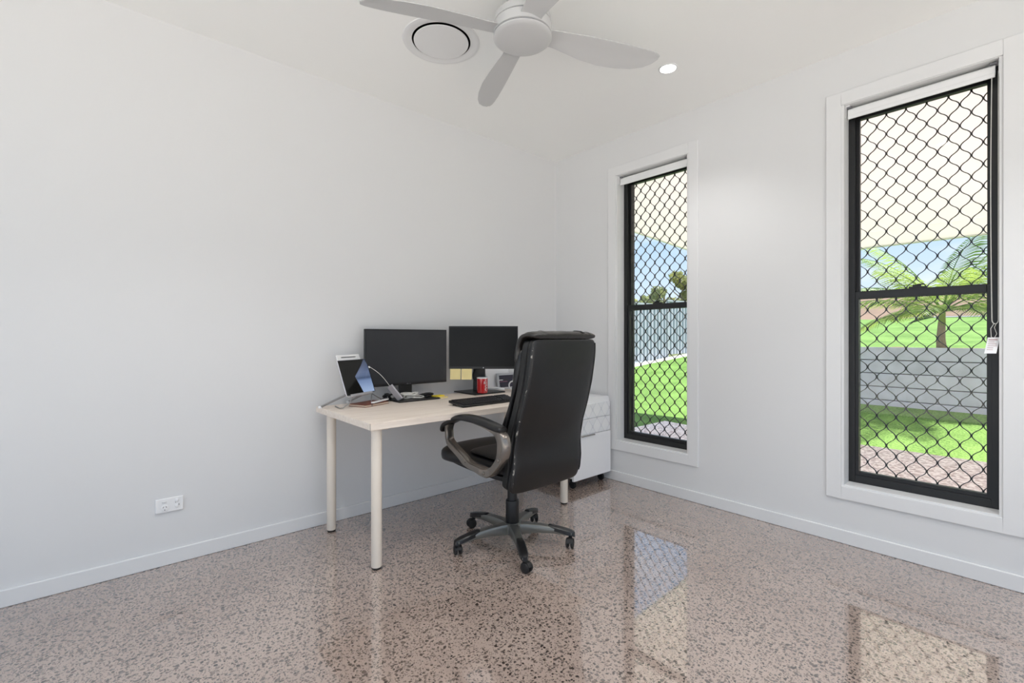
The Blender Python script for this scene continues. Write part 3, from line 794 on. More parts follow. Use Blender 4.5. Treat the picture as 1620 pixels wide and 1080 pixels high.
# ------------------------------------------------------------------ mugs, mouse, frame, paper
def mug(c, r, h, m, hang, label, script):
    c = Vector(c)
    root = thing('mug', c, label, 'mug')
    MB().lathe([(r * 0.9, 0), (r, 0.004), (r, h), (r - 0.004, h), (r - 0.005, 0.008), (0.001, 0.006)], c, 40).build('cup', m, root)
    MB().lathe([(r + 0.0003, h - 0.007), (r + 0.0005, h + 0.0012), (r - 0.0045, h + 0.0012), (r - 0.0045, h - 0.007)], c, 40, cap=False).build('rim', white_cer, root)
    d = Vector((cos(hang), sin(hang), 0))
    pts = [c + d * (r - 0.002 + 0.030 * sin(pi * i / 12)) + U * (h * 0.5 + h * 0.32 * cos(pi * i / 12)) for i in range(13)]
    MB().tube(pts, 0.0055, 10).build('handle', m, root)
    if script:
        # white flowing script running up the side
        a0 = atan2(-c.y, -c.x) + radians(42)
        sc_ = MB()
        for base, amp, ph, z0, z1, wdt in ((0.0, 0.20, 0.0, 0.012, 0.104, 0.0026), (0.08, 0.16, 1.3, 0.016, 0.098, 0.0020), (-0.34, 0.12, 0.6, 0.070, 0.084, 0.0016)):
            path = []
            for i in range(60):
                t = i / 59
                a = a0 + base + amp * sin(t * 26 + ph) * (0.6 + 0.4 * sin(t * 7))
                z = z0 + (z1 - z0) * t + 0.004 * cos(t * 26 + ph)
                path.append(c + Vector((cos(a) * (r + 0.0002), sin(a) * (r + 0.0002), z)))
            sc_.tube(path, wdt * 0.5, 6)
        sc_.build('script_lettering', white_cer, root)
    return root
mc = at(763, 620.5, 3.41)
mug((mc.x, mc.y, DZ + 0.0102), 0.039, 0.112, red_m, atan2(V.y, V.x) + 0.5, 'red mug with white flowing lettering on the small monitor stand', True)
wm = at(819.5, 600, 3.56)
mug((wm.x, wm.y, DZ), 0.040, 0.098, white_cer, atan2(-R.y, -R.x) - 0.1, 'white mug half hidden behind the office chair back', False)

ms = thing('computer_mouse', (-2.742, 2.252, DZ + 0.010), 'white computer mouse on the small monitor stand behind the red mug', 'computer mouse')
b = MB(); pillow(b, [(-2.775, 2.205, DZ + 0.021), (-2.745, 2.25, DZ + 0.027), (-2.708, 2.298, DZ + 0.020)], (0.78, 0.62, 0), 0.030, 0.0115, n=2.5, m=2.5, e=2.4, steps=16, ring=24)
b.build('shell', white_pl, ms)
MB().box((-2.725, 2.279, DZ + 0.037), (0.006, 0.012, 0.006), rotz(-0.7)).build('wheel', grey_pl, ms, bevel=0.002)

# sheet of white card against the wall
pt = MB()
vs = [(-2.874, 2.287, DZ), (-2.874, 2.530, DZ), (-2.922, 2.530, 0.901), (-2.922, 2.287, 0.901)]
th = Vector((0.0025, 0, 0.0007))
pt.add([Vector(v) for v in vs] + [Vector(v) + th for v in vs], [(3, 2, 1, 0), (4, 5, 6, 7), (0, 1, 5, 4), (1, 2, 6, 5), (2, 3, 7, 6), (3, 0, 4, 7)])
tag(pt.build('card', paper_w, smooth=False), 'plain white card leaning on the wall behind the framed picture', 'card')

def picture():
    y0, y1, z0, z1 = 2.363, 2.550, DZ, 0.862
    root = thing('picture_frame', (-2.85, (y0 + y1) / 2, DZ), 'small silver picture frame holding a dark print, behind the office chair', 'picture frame')
    tlt = Matrix.Rotation(radians(-8), 3, 'Y')
    base = Vector((-2.842, 0, DZ))
    def B(x0, x1, ya, yb, za, zb):
        m = MB(); m.b2((x0, ya, za), (x1, yb, zb)); m.v = [tlt @ v + base for v in m.v]; return m
    fr = MB()
    for (ya, yb, za, zb) in ((y0, y0 + 0.018, 0, 0.127), (y1 - 0.018, y1, 0, 0.127), (y0, y1, 0, 0.016), (y0, y1, 0.111, 0.127)):
        q = B(-0.016, 0, ya, yb, za, zb); fr.add(q.v, q.f)
    fr.build('moulding', alu, root, smooth=False, bevel=0.0015)
    pr = B(-0.010, -0.006, y0 + 0.017, y1 - 0.017, 0.015, 0.112).build('print', mat('dark print', (58, 54, 66), 0.25), root, smooth=False)
    t = MB()
    for k, wd in enumerate((0.008, 0.004, 0.014, 0.006)):
        q = B(-0.0065, -0.0056, y0 + 0.022 + [0, 0.010, 0.016, 0.032][k], y0 + 0.022 + [0, 0.010, 0.016, 0.032][k] + wd, 0.071, 0.078); t.add(q.v, q.f)
    t.build('text_line', paper_w, pr, smooth=False)
    t = MB()
    for k in range(9):
        q = B(-0.0065, -0.0056, y0 + 0.022 + 0.0095 * k, y0 + 0.029 + 0.0095 * k, 0.059, 0.063); t.add(q.v, q.f)
    t.build('text_line', mat('dull pink print', (168, 104, 128), 0.6), pr, smooth=False)
    MB().box((-2.8615, (y0 + y1) / 2, DZ + 0.040), (0.003, 0.04, 0.078), Matrix.Rotation(radians(4), 3, 'Y')).build('back_strut', dark_gap, root)
picture()

def keyboard():
    x0, x1, y0, y1 = -2.400, -2.248, 1.600, 2.040
    root = thing('keyboard', ((x0 + x1) / 2, (y0 + y1) / 2, DZ), 'black computer keyboard on the desk in front of the small monitor', 'keyboard')
    zf, zb = DZ + 0.012, DZ + 0.030
    b = MB(); vs = [(x1, y0, DZ + 0.001), (x1, y1, DZ + 0.001), (x0, y1, DZ + 0.014), (x0, y0, DZ + 0.014), (x1, y0, zf), (x1, y1, zf), (x0, y1, zb), (x0, y0, zb)]
    b.add(vs, [(0, 1, 2, 3), (7, 6, 5, 4), (0, 4, 5, 1), (1, 5, 6, 2), (2, 6, 7, 3), (3, 7, 4, 0)])
    b.build('case', black_pl, root, bevel=0.003)
    k = MB(); sl = (zb - zf) / (x0 - x1); Mk = Matrix.Rotation(-math.atan(sl), 3, 'Y')
    for r in range(6):
        x = x1 - 0.018 - r * 0.0212 - (0.004 if r == 5 else 0); y = y0 + 0.010; rr = random.Random(r)
        while y < y1 - 0.018:
            wdt = 0.019
            if r == 0 and y0 + 0.09 < y < y0 + 0.11: wdt = 0.115
            elif r in (1, 2, 3) and y < y0 + 0.015: wdt = 0.030
            k.box((x, y + wdt / 2 - 0.001, zf + sl * (x - x1) + 0.0035), (0.0165 if r < 5 else 0.013, wdt - 0.0028, 0.006), Mk)
            y += wdt + (0.008 if abs(y - (y0 + 0.305)) < 0.01 else 0)
    k.build('keycaps', key_m, root, smooth=False)
    for y in (y0 + 0.04, y1 - 0.04):
        MB().b2((x0 + 0.004, y - 0.012, DZ), (x0 + 0.012, y + 0.012, DZ + 0.017)).build('flip_foot', black_pl, root)
keyboard()

# ------------------------------------------------------------------ drawer unit
def drawers():
    fx, bx, y0, y1 = -2.330, -2.870, 2.655, 3.095
    root = thing('drawer_unit', ((fx + bx) / 2, (y0 + y1) / 2, 0), 'white three-drawer unit on castors in the corner by the window', 'drawer unit')
    zb, z1, z2, z3, zt = 0.069, 0.404, 0.524, 0.638, 0.680
    # cap with rounded long edges
    c = MB(); sec = []
    for x in (bx, fx + 0.006):
        pr = [(y0, zb + 0.02), (y0, zt - 0.03)] + [(y0 + 0.03 - 0.03 * cos(a), zt - 0.03 + 0.03 * sin(a)) for a in [pi / 2 * i / 6 for i in range(1, 7)]]
        pr += [(y1 - 0.03 + 0.03 * sin(a), zt - 0.03 + 0.03 * cos(a)) for a in [pi / 2 * i / 6 for i in range(0, 7)]] + [(y1, zb + 0.02)]
        sec.append([Vector((x - (0.02 if False else 0), p, q)) for p, q in pr])
    c.loft(sec); 
    # carcass shell slightly behind the fronts
    c.v = [Vector((min(v.x, fx - 0.002) if v.z < z3 else v.x, v.y, v.z)) for v in c.v]
    c.build('carcass', cab_w, root, angle=30)
    MB().b2((fx - 0.016, y0 + 0.003, z3 - 0.001), (fx + 0.006, y1 - 0.003, z3 + 0.012)).build('top_rail', cab_w, root, bevel=0.002)
    for k, (a, b_, m) in enumerate(((z2, z3, lattice_m), (z1, z2, lattice_m), (zb, z1, cab_w))):
        e = 0.0015 if k < 2 else -0.003
        d = MB().b2((fx - 0.001, y0 + e, a + 0.0022), (fx + (0.015 if k < 2 else 0.018), y1 - e, b_ - 0.0022)).build('drawer', m, root, bevel=0.0015)
        ya, yb = (y0 + 0.06, y0 + 0.20) if k < 2 else (y0 + 0.075, y0 + 0.235)
        h = MB(); xx = fx + (0.015 if k < 2 else 0.018)
        h.b2((xx - 0.004, ya, b_ - 0.0055), (xx + 0.010, yb, b_ - 0.003)); h.b2((xx + 0.008, ya, b_ - 0.012), (xx + 0.010, yb, b_ - 0.003))
        h.build('pull_handle', chrome if k == 2 else cab_w, d, bevel=0.0005)
    for x in (fx - 0.04, bx + 0.05):
        for y in (y0 + 0.05, y1 - 0.05):
            k = MB().lathe([(0.026, -0.010), (0.028, -0.006), (0.028, 0.006), (0.026, 0.010)], (x, y, 0.028), 20, Matrix.Rotation(pi / 2, 3, 'X'))
            k.b2((x - 0.012, y - 0.014, 0.045), (x + 0.012, y + 0.014, 0.092))
            k.build('castor', rubber, root)
drawers()

# ------------------------------------------------------------------ office chair
def chair():
    ox, oy = -1.965, 1.735
    cy = 1.764                                     # centre line of seat and back
    root = thing('office_chair', (ox, oy, 0), 'high-backed black leather office chair with looped grey arms at the desk', 'office chair')
    Y = (0, 1, 0)
    # --- five-star base
    angs = [41, 113, 185, 257, 329]
    hubm = MB().lathe([(0.030, 0.055), (0.050, 0.062), (0.056, 0.085), (0.054, 0.112), (0.044, 0.122)], (ox, oy, 0), 32).build('base_hub', base_grey, root)
    for a in angs:
        a = radians(a); e = Vector((cos(a), sin(a), 0)); p = Vector((-sin(a), cos(a), 0)); O = Vector((ox, oy, 0))
        prof = [(0.035, 0.118, 0.062, 0.030), (0.08, 0.118, 0.066, 0.026), (0.15, 0.115, 0.074, 0.0235), (0.23, 0.106, 0.074, 0.0225), (0.29, 0.094, 0.068, 0.0215), (0.325, 0.084, 0.064, 0.020), (0.343, 0.078, 0.064, 0.013)]
        secs = []
        for (r, zt, zb, hw) in prof:
            secs.append([O + e * r + p * (hw * q[0]) + U * (zb + (zt - zb) * q[1]) for q in ((-0.85, 0), (-1, 0.25), (-1, 0.82), (-0.8, 1), (0, 1.03), (0.8, 1), (1, 0.82), (1, 0.25), (0.85, 0))])
        lg = MB().loft(secs).build('base_leg', base_grey, root)
        secs = []
        for (r, zt, hw) in ((0.20, 0.1115, 0.0), (0.205, 0.1135, 0.017), (0.24, 0.108, 0.0225), (0.29, 0.0965, 0.0215), (0.32, 0.0885, 0.0205), (0.341, 0.0820, 0.014), (0.347, 0.078, 0.004)):
            hw = max(hw, 0.002)
            secs.append([O + e * r + p * (hw * q[0]) + U * (zt + q[1]) for q in ((-1.05, -0.022), (-1.03, -0.004), (-0.8, 0.0015), (0, 0.0025), (0.8, 0.0015), (1.03, -0.004), (1.05, -0.022))])
        MB().loft(secs).build('foot_grip', black_pl, lg)
        # castor: twin wheels under a hood, trailing
        sw = a + radians(random.choice((35, -40, 75, 150, -100)))
        c = O + e * 0.322; c.z = 0.0
        d = Vector((cos(sw), sin(sw), 0)); q = Vector((-sin(sw), cos(sw), 0))
        wc = c + d * 0.016 + U * 0.0265
        Mw = Matrix((d, U, q)).transposed()
        cs = MB()
        cs.tube([c + U * 0.030, c + U * 0.068], 0.0065, 10)
        for sgn in (-1, 1):
            cs.lathe([(0.018, -0.0085), (0.0245, -0.006), (0.0262, 0), (0.0245, 0.006), (0.018, 0.0085)], wc + q * (0.0135 * sgn), 26, Mw)
        # hood
        secs = []
        for k in range(9):
            t = radians(15 + 150 * k / 8); rr = 0.0285
            pp = wc + (d * cos(t) + U * sin(t)) * rr
            secs.append([pp + q * 0.012, pp - q * 0.012, pp - q * 0.012 - (d * cos(t) + U * sin(t)) * 0.004, pp + q * 0.012 - (d * cos(t) + U * sin(t)) * 0.004])
        cs.loft(secs)
        cs.lathe([(0.0, 0), (0.010, 0.0), (0.010, 0.016), (0.0, 0.016)][1:3], c + U * 0.05, 16)
        cs.build('castor', rubber, lg)
    # --- gas column
    MB().lathe([(0.036, 0.118), (0.0385, 0.124), (0.0375, 0.236), (0.036, 0.243)], (ox, oy, 0), 32).build('column_sleeve', black_pl, root)
    MB().lathe([(0.028, 0.24), (0.027, 0.42)], (ox, oy, 0), 28).build('gas_lift', black_pl, root)
    MB().b2((ox - 0.13, oy - 0.075, 0.385), (ox + 0.12, oy + 0.095, 0.425)).build('tilt_mechanism', black_pl, root, bevel=0.01)
    # --- seat
    s = MB(); pillow(s, [(ox + 0.17, cy, 0.424), (ox + 0.05, cy, 0.420), (ox - 0.15, cy, 0.424), (ox - 0.30, cy, 0.434), (ox - 0.385, cy, 0.444)], Y, lambda t: 0.215 + 0.01 * t, 0.020, n=9, m=9, e=5)
    s.build('seat_pan', leather, root)
    s = MB(); pillow(s, [(ox + 0.20, cy, 0.470), (ox + 0.08, cy, 0.462), (ox - 0.12, cy, 0.458), (ox - 0.30, cy, 0.460), (ox - 0.425, cy, 0.455)], Y, lambda t: 0.222 + 0.030 * t,
           lambda t: 0.036 + 0.020 * t, n=9, m=9, e=3.4, puff=lambda t, a: 1.0 + 0.10 * sin(t * 9.4) * (1 - a * a))
    s.build('seat_cushion', leather, root)
    s = MB(); pillow(s, [(ox + 0.19, cy, 0.512), (ox - 0.0, cy, 0.507), (ox - 0.20, cy, 0.506)], Y, 0.200, 0.014, n=6, m=5, e=3)
    s.build('seat_top_pad', leather, root)
    # --- back: rear shell, side band, front cushion
    rear = [(0.380, -1.728), (0.43, -1.712), (0.50, -1.704), (0.60, -1.708), (0.70, -1.688), (0.80, -1.655), (0.92, -1.625), (1.04, -1.606), (1.150, -1.598)]
    def path(off, z0, z1, n=12, dz=0.0):
        out = []
        for i in range(n + 1):
            z = z0 + (z1 - z0) * i / n
            x = interp(rear, z); x2 = interp(rear, min(z + 0.02, 1.15)); x1 = interp(rear, max(z - 0.02, 0.38))
            out.append((x - off, cy + 0.016 * (z - 0.38) / 0.77, z + dz))
        return out
    def hwf(b, t_, m=0.0):
        return lambda t: b + (t_ - b) * t + m * sin(pi * t)
    s = MB(); pillow(s, path(0.020, 0.378, 1.140), Y, hwf(0.255, 0.238, -0.004), 0.024, n=16, m=26, e=6, steps=44, ring=44,
                     puff=lambda t, a: 1.0 + 0.28 * (1 - abs(a) ** 3) * (0.4 + 0.6 * sin(pi * t)))
    s.build('back_shell', leather, root)
    s = MB(); pillow(s, path(0.066, 0.385, 1.136), Y, hwf(0.252, 0.232, -0.006), 0.026, n=16, m=20, e=6, steps=40, ring=36)
    s.build('back_side_band', mesh_bk, root)
    def thk(t): return 0.022 + 0.014 * math.exp(-((t - 0.22) / 0.14) ** 2) + 0.016 * math.exp(-((t - 0.86) / 0.12) ** 2) - 0.006 * math.exp(-((t - 0.58) / 0.08) ** 2)
    s = MB(); pillow(s, [(x - 0.018 * math.exp(-((z - 0.62) / 0.12) ** 2), y, z) for (x, y, z) in path(0.108, 0.46, 1.100)], Y, hwf(0.246, 0.236, -0.004), thk, n=10, m=5, e=3.6, steps=44, ring=40)
    s.build('back_cushion', leather, root)
    # headrest: the front cushion folds back over the top of the shell
    hp = [(-1.728, 1.02), (-1.722, 1.075), (-1.708, 1.120), (-1.684, 1.150), (-1.650, 1.160), (-1.618, 1.158), (-1.596, 1.150)]
    s = MB(); pillow(s, [(a, cy + 0.016, b) for a, b in hp], Y, lambda t: 0.240 - 0.003 * t, lambda t: 0.024 - 0.004 * t, n=14, m=5, e=3.4, steps=44, ring=72,
                     puff=lambda t, a: 1.0 + 0.10 * sin(a * 31 + 2 * sin(t * 9)) * sin(a * 9 + 1) + 0.05 * sin(a * 57 + t * 14))
    s.build('headrest', leather_top, root)
    for dy in (0.118, 0.130):
        MB().tube([(a + 0.0235 * nx, cy + 0.016 + dy, b + 0.0235 * nz) for (a, b), (nx, nz) in zip(hp[2:], ((-0.8, 0.6), (-0.5, 0.85), (-0.05, 0.98), (0.12, 0.93), (0.2, 0.85)))], 0.0022, 6).build('seam', leather, root)
    # piping along both edges of the rear shell
    for sg in (-1, 1):
        pp = []
        for i in range(40):
            t = 0.045 + 0.92 * i / 39; z = 0.378 + (1.146 - 0.378) * t
            hwv = hwf(0.255, 0.238, -0.004)(t) * (1 - abs(2 * t - 1) ** 16) ** (1 / 16)
            pp.append((interp(rear, z) - 0.004, cy + 0.016 * (z - 0.38) / 0.77 + sg * (hwv - 0.002), z))
        MB().tube(pp, 0.0042, 8).build('piping', piping_m if sg < 0 else leather, root)
    # --- arms
    outer = [(-0.262, 0.600), (-0.264, 0.640), (-0.250, 0.672), (-0.220, 0.693), (-0.175, 0.708), (-0.113, 0.716), (-0.031, 0.716), (0.067, 0.707), (0.150, 0.696), (0.205, 0.690), (0.236, 0.672), (0.250, 0.640), (0.252, 0.602), (0.244, 0.572), (0.229, 0.542), (0.179, 0.486), (0.145, 0.458), (0.108, 0.440), (0.060, 0.439), (0.026, 0.446), (-0.083, 0.464), (-0.144, 0.498), (-0.235, 0.540), (-0.256, 0.570)]
    inner = [(-0.240, 0.604), (-0.241, 0.638), (-0.228, 0.664), (-0.203, 0.682), (-0.165, 0.695), (-0.110, 0.702), (-0.031, 0.702), (0.067, 0.692), (0.147, 0.674), (0.172, 0.660), (0.186, 0.640), (0.190, 0.620), (0.189, 0.594), (0.186, 0.570), (0.179, 0.548), (0.147, 0.509), (0.118, 0.492), (0.088, 0.483), (0.055, 0.482), (0.026, 0.484), (-0.050, 0.492), (-0.104, 0.517), (-0.190, 0.556), (-0.232, 0.578)]
    def adj(l): return [(0.9897 * a + 0.0202, 1.15 + (b - 1.15) * 0.9897) for a, b in l]
    outer, inner = adj(outer), adj(inner)
    for sg in (-1, 1):
        yo = oy + 0.005 + sg * 0.295; yi = oy + 0.005 + sg * 0.249
        n = len(outer); mb = MB()
        sx = -0.05 if sg > 0 else 0.0
        if sg > 0: yo -= 0.010; yi -= 0.010
        def smoothloop(lp):
            res = []
            for i in range(n):
                p0, p1, p2, p3 = [Vector(lp[(i + k - 1) % n]) for k in range(4)]
                for u in (0, 0.33, 0.67):
                    res.append(0.5 * ((2 * p1) + (p2 - p0) * u + (2 * p0 - 5 * p1 + 4 * p2 - p3) * u * u + (3 * p1 - p0 - 3 * p2 + p3) * u ** 3))
            return res
        so, si = smoothloop(outer), smoothloop(inner)
        m = len(so); vs = []
        for k in range(m):
            a, b = so[k], si[k]
            a2 = a.lerp(b, 0.10); b2 = b.lerp(a, 0.12)
            # cross-section: rounded band
            for (q, yy) in ((a2, yo), (a, yo - sg * 0.006), (a, yi + sg * 0.004), (a2, yi), (b2, yi), (b, yi + sg * 0.004), (b, yo - sg * 0.006), (b2, yo)):
                vs.append(Vector((ox + q.x + sx, yy, q.y)))
        fs = []
        for k in range(m):
            for j in range(8):
                fs.append((k * 8 + j, k * 8 + (j + 1) % 8, ((k + 1) % m) * 8 + (j + 1) % 8, ((k + 1) % m) * 8 + j))
        mb.add(vs, fs)
        arm = mb.build('arm_loop', pewter, root, angle=50)
        pad = [(-0.284, 0.618), (-0.277, 0.638), (-0.256, 0.660), (-0.221, 0.676), (-0.174, 0.697), (-0.118, 0.717), (-0.034, 0.7235), (0.065, 0.7205), (0.151, 0.710), (0.238, 0.698)]
        q = MB(); pillow(q, [(ox + a + sx, (yo + yi) / 2, z) for a, z in pad], Y, 0.033, lambda t: 0.0145 + 0.004 * min(1, max(0, (t - 0.3) / 0.2)), n=6, m=6, e=3, steps=36, ring=24)
        q.build('arm_pad', leather, arm)
        for (bx, bz) in adj(((0.205, 0.548), (0.090, 0.462), (-0.068, 0.492))):
            MB().lathe([(0.009, 0), (0.009, 0.002), (0.006, 0.004)], (ox + bx + sx, yo, bz), 18, Matrix.Rotation(-sg * pi / 2, 3, 'X')).build('bolt_cap', pewter, arm)
        # bolts through to the seat pan
        MB().b2((ox - 0.02, min(yi, cy + sg * 0.2), 0.438), (ox + 0.10, max(yi, cy + sg * 0.2), 0.452)).build('arm_bracket', black_pl, arm)
chair()

# ------------------------------------------------------------------ outside
OUT0 = YW + T
struct(MB().b2((-3.75, OUT0, GZ - 0.12), (14.0, 6.66, GZ)).build('patio_path', agg_m))
struct(MB().b2((-3.75, OUT0 - 6.5, GZ - 0.15), (XW - 0.2, OUT0, GZ - 0.02)).build('side_path', agg_m))
struct(MB().b2((XE + 0.2, -14, GZ - 0.12), (14.0, OUT0, GZ)).build('bounce_terrace_path', bounce_m))  # unseen ground added pale to bounce sunlight onto the ceiling
struct(MB().b2((XW - 0.2, -14, GZ - 0.12), (XE + 0.2, YE - 0.2, GZ)).build('rear_bounce_terrace_path', bounce_m))  # second unseen bounce surface, outside the back opening
def lawn_z(x, y):
    k = min(1, max(0, (x + 4.2) / 2.0)); sl = 0.076 + (0.158 - 0.076) * k
    return GZ - 0.02 + max(0, sl * (y - (6.4 + 0.2 * k)))
def grid(name, m, xs, ys, fz):
    mb = MB(); nx, ny = len(xs), len(ys)
    vs = [Vector((x, y, fz(x, y))) for y in ys for x in xs]
    fs = [(j * nx + i, j * nx + i + 1, (j + 1) * nx + i + 1, (j + 1) * nx + i) for j in range(ny - 1) for i in range(nx - 1)]
    mb.add(vs, fs); return struct(mb.build(name, m))
def rng(a, b, n): return [a + (b - a) * i / n for i in range(n + 1)]
WY = 8.42                                   # retaining wall face
grid('lawn', grass_m, rng(-8.2, -3.0, 13), rng(-6, 34, 50), lambda x, y: lawn_z(x, y) + 0.012 * noise.noise(Vector((x, y, 0))))
grid('front_lawn', grass_m, rng(-3.0, 8.0, 22), rng(6.60, WY + 0.1, 8), lambda x, y: lawn_z(x, y) + 0.008 * noise.noise(Vector((x * 2, y * 2, 0))))
TZ = 0.985
grid('garden_bed', mulch_m, rng(-3.0, 8, 30), rng(WY + 0.10, 9.55, 6), lambda x, y: TZ - 0.02 + 0.02 * noise.noise(Vector((x * 4, y * 4, 0))) + 0.02 * (y - WY))
def strip(name, m, xl, xr, ys, nx, fz_):
    mb = MB(); vs = []
    for y in ys:
        for i in range(nx + 1):
            x = xl(y) + (xr - xl(y)) * i / nx; vs.append(Vector((x, y, fz_(x, y))))
    n1 = nx + 1
    mb.add(vs, [(j * n1 + i, j * n1 + i + 1, (j + 1) * n1 + i + 1, (j + 1) * n1 + i) for j in range(len(ys) - 1) for i in range(nx)])
    return struct(mb.build(name, m))
def edge_x(y): return -3.0 - 0.27 * max(0, y - 11)
def hill_z(x, y):
    return TZ - 0.02 + 0.058 * (y - 9.3) + 0.05 * noise.noise(Vector((x * 0.3, y * 0.3, 3)))
strip('upper_lawn', grass_m, edge_x, 16, rng(9.3, 27, 20), 24, hill_z)
strip('dirt_bank', dirt_m, lambda y: edge_x(y) - 0.8, 30, rng(26.5, 46, 14), 24, lambda x, y: hill_z(x, y) + 0.10 * max(0, min(y - 26.5, 14)) + 0.25 * noise.noise(Vector((x * 0.2, y * 0.2, 9))))
grid('far_paddock', paddock_m, rng(-70, -8.45, 12), rng(-10, 90, 20), lambda x, y: 0.35 + 0.02 * max(0, y - 12))
grid('far_ridge', paddock_m, rng(-80, 60, 20), rng(60, 95, 6), lambda x, y: 3.6 + 0.02 * (y - 60) + 0.6 * noise.noise(Vector((x * 0.05, y * 0.05, 1))))

# retaining wall of concrete sleepers with steel posts
rw = thing('retaining_wall', (2.0, WY, 0.0), 'grey concrete sleeper retaining wall beyond the lawn outside', 'retaining wall')
for r in range(6):
    z1 = TZ + 0.02 - r * 0.19; z0 = z1 - 0.180
    for k in range(4):
        x0 = -3.0 + k * 2.8
        MB().b2((x0 + 0.005, WY, z0), (x0 + 2.795, WY + 0.08, z1)).build('sleeper', sleeper_m, rw, bevel=0.008)
struct(MB().b2((-3.0, WY + 0.082, -0.1), (8.2, 9.3, TZ - 0.06)).build('garden_soil', mulch_m))
struct(MB().b2((-3.08, WY, -0.1), (-3.0, 13, TZ + 0.0)).build('garden_side_retaining', sleeper_m))

# patio roof: soffit falls gently away from the house
def roof_z(y): return 2.516 - 0.0459 * (y - 5.1)
pr = MB(); x0, x1 = -3.50, 7.5
def slab(mb, ya, yb, dz0, dz1, xa=x0, xb=x1):
    vs = []
    for dz in (dz0, dz1):
        for (x, y) in ((xa, ya), (xb, ya), (xb, yb), (xa, yb)): vs.append(Vector((x, y, roof_z(y) + dz)))
    mb.add(vs, [(3, 2, 1, 0), (4, 5, 6, 7), (0, 1, 5, 4), (1, 2, 6, 5), (2, 3, 7, 6), (3, 0, 4, 7)])
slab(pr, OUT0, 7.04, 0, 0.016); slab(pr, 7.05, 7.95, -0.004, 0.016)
prr = struct(pr.build('patio_roof', glow_roof_m, smooth=False))  # sheet made translucent to brighten the soffit from above
pr = MB(); slab(pr, 7.93, 7.99, -0.012, 0.10); struct(pr.build('patio_gutter', soffit_m, smooth=False))
pr = MB(); slab(pr, OUT0, 7.93, -0.004, 0.05, x0 - 0.03, x0); struct(pr.build('patio_barge', soffit_m, smooth=False))
struct(MB().b2((XW - 0.25, OUT0, CH), (7.5, OUT0 + 0.02, CH + 0.2)).build('eave_trim', soffit_m))

# boundary fence of ribbed steel panels
FX = -8.2
fence = thing('boundary_fence', (FX, 14, 0.3), 'grey ribbed steel boundary fence at the back of the lawn', 'fence')
def fz(y): return 0.315 + 0.074 * (y - 11.74)
y = 6.9; k = 0
post_m = mat('fence post steel', (150, 156, 166), 0.5)
while y < 24:
    y2 = y + 2.36; zb = fz((y + y2) / 2) 
    pts = []
    nr = 12
    for i in range(nr):
        a = y + (y2 - y) * i / nr; s_ = (y2 - y) / nr
        pts += [(a, 0), (a + s_ * 0.22, 0.0), (a + s_ * 0.34, 0.04), (a + s_ * 0.66, 0.04), (a + s_ * 0.78, 0.0)]
    pts.append((y2, 0))
    secs = [[Vector((FX + dx, yy, zb + z)) for (yy, dx) in pts] for z in (0.02, 1.78)]
    pn = MB().loft(secs, close=False)
    pn.build('panel', fence_m, fence, smooth=False)
    MB().b2((FX - 0.015, y, zb + 1.75), (FX + 0.055, y2, zb + 1.81)).build('rail', post_m, fence)
    MB().b2((FX - 0.02, y2 - 0.03, zb - 0.05), (FX + 0.06, y2 + 0.03, zb + 1.83)).build('post', post_m, fence)
    y = y2
# sloping kerb below the fence
kb = MB(); secs = []
for y in rng(6.0, 26, 10):
    z = fz(y); secs.append([Vector((FX + 0.07, y, z - 0.45)), Vector((FX + 0.32, y, z - 0.45)), Vector((FX + 0.32, y, z - 0.02)), Vector((FX + 0.07, y, z + 0.01))])
struct(kb.loft(secs).build('fence_kerb', kerb_m, smooth=False))

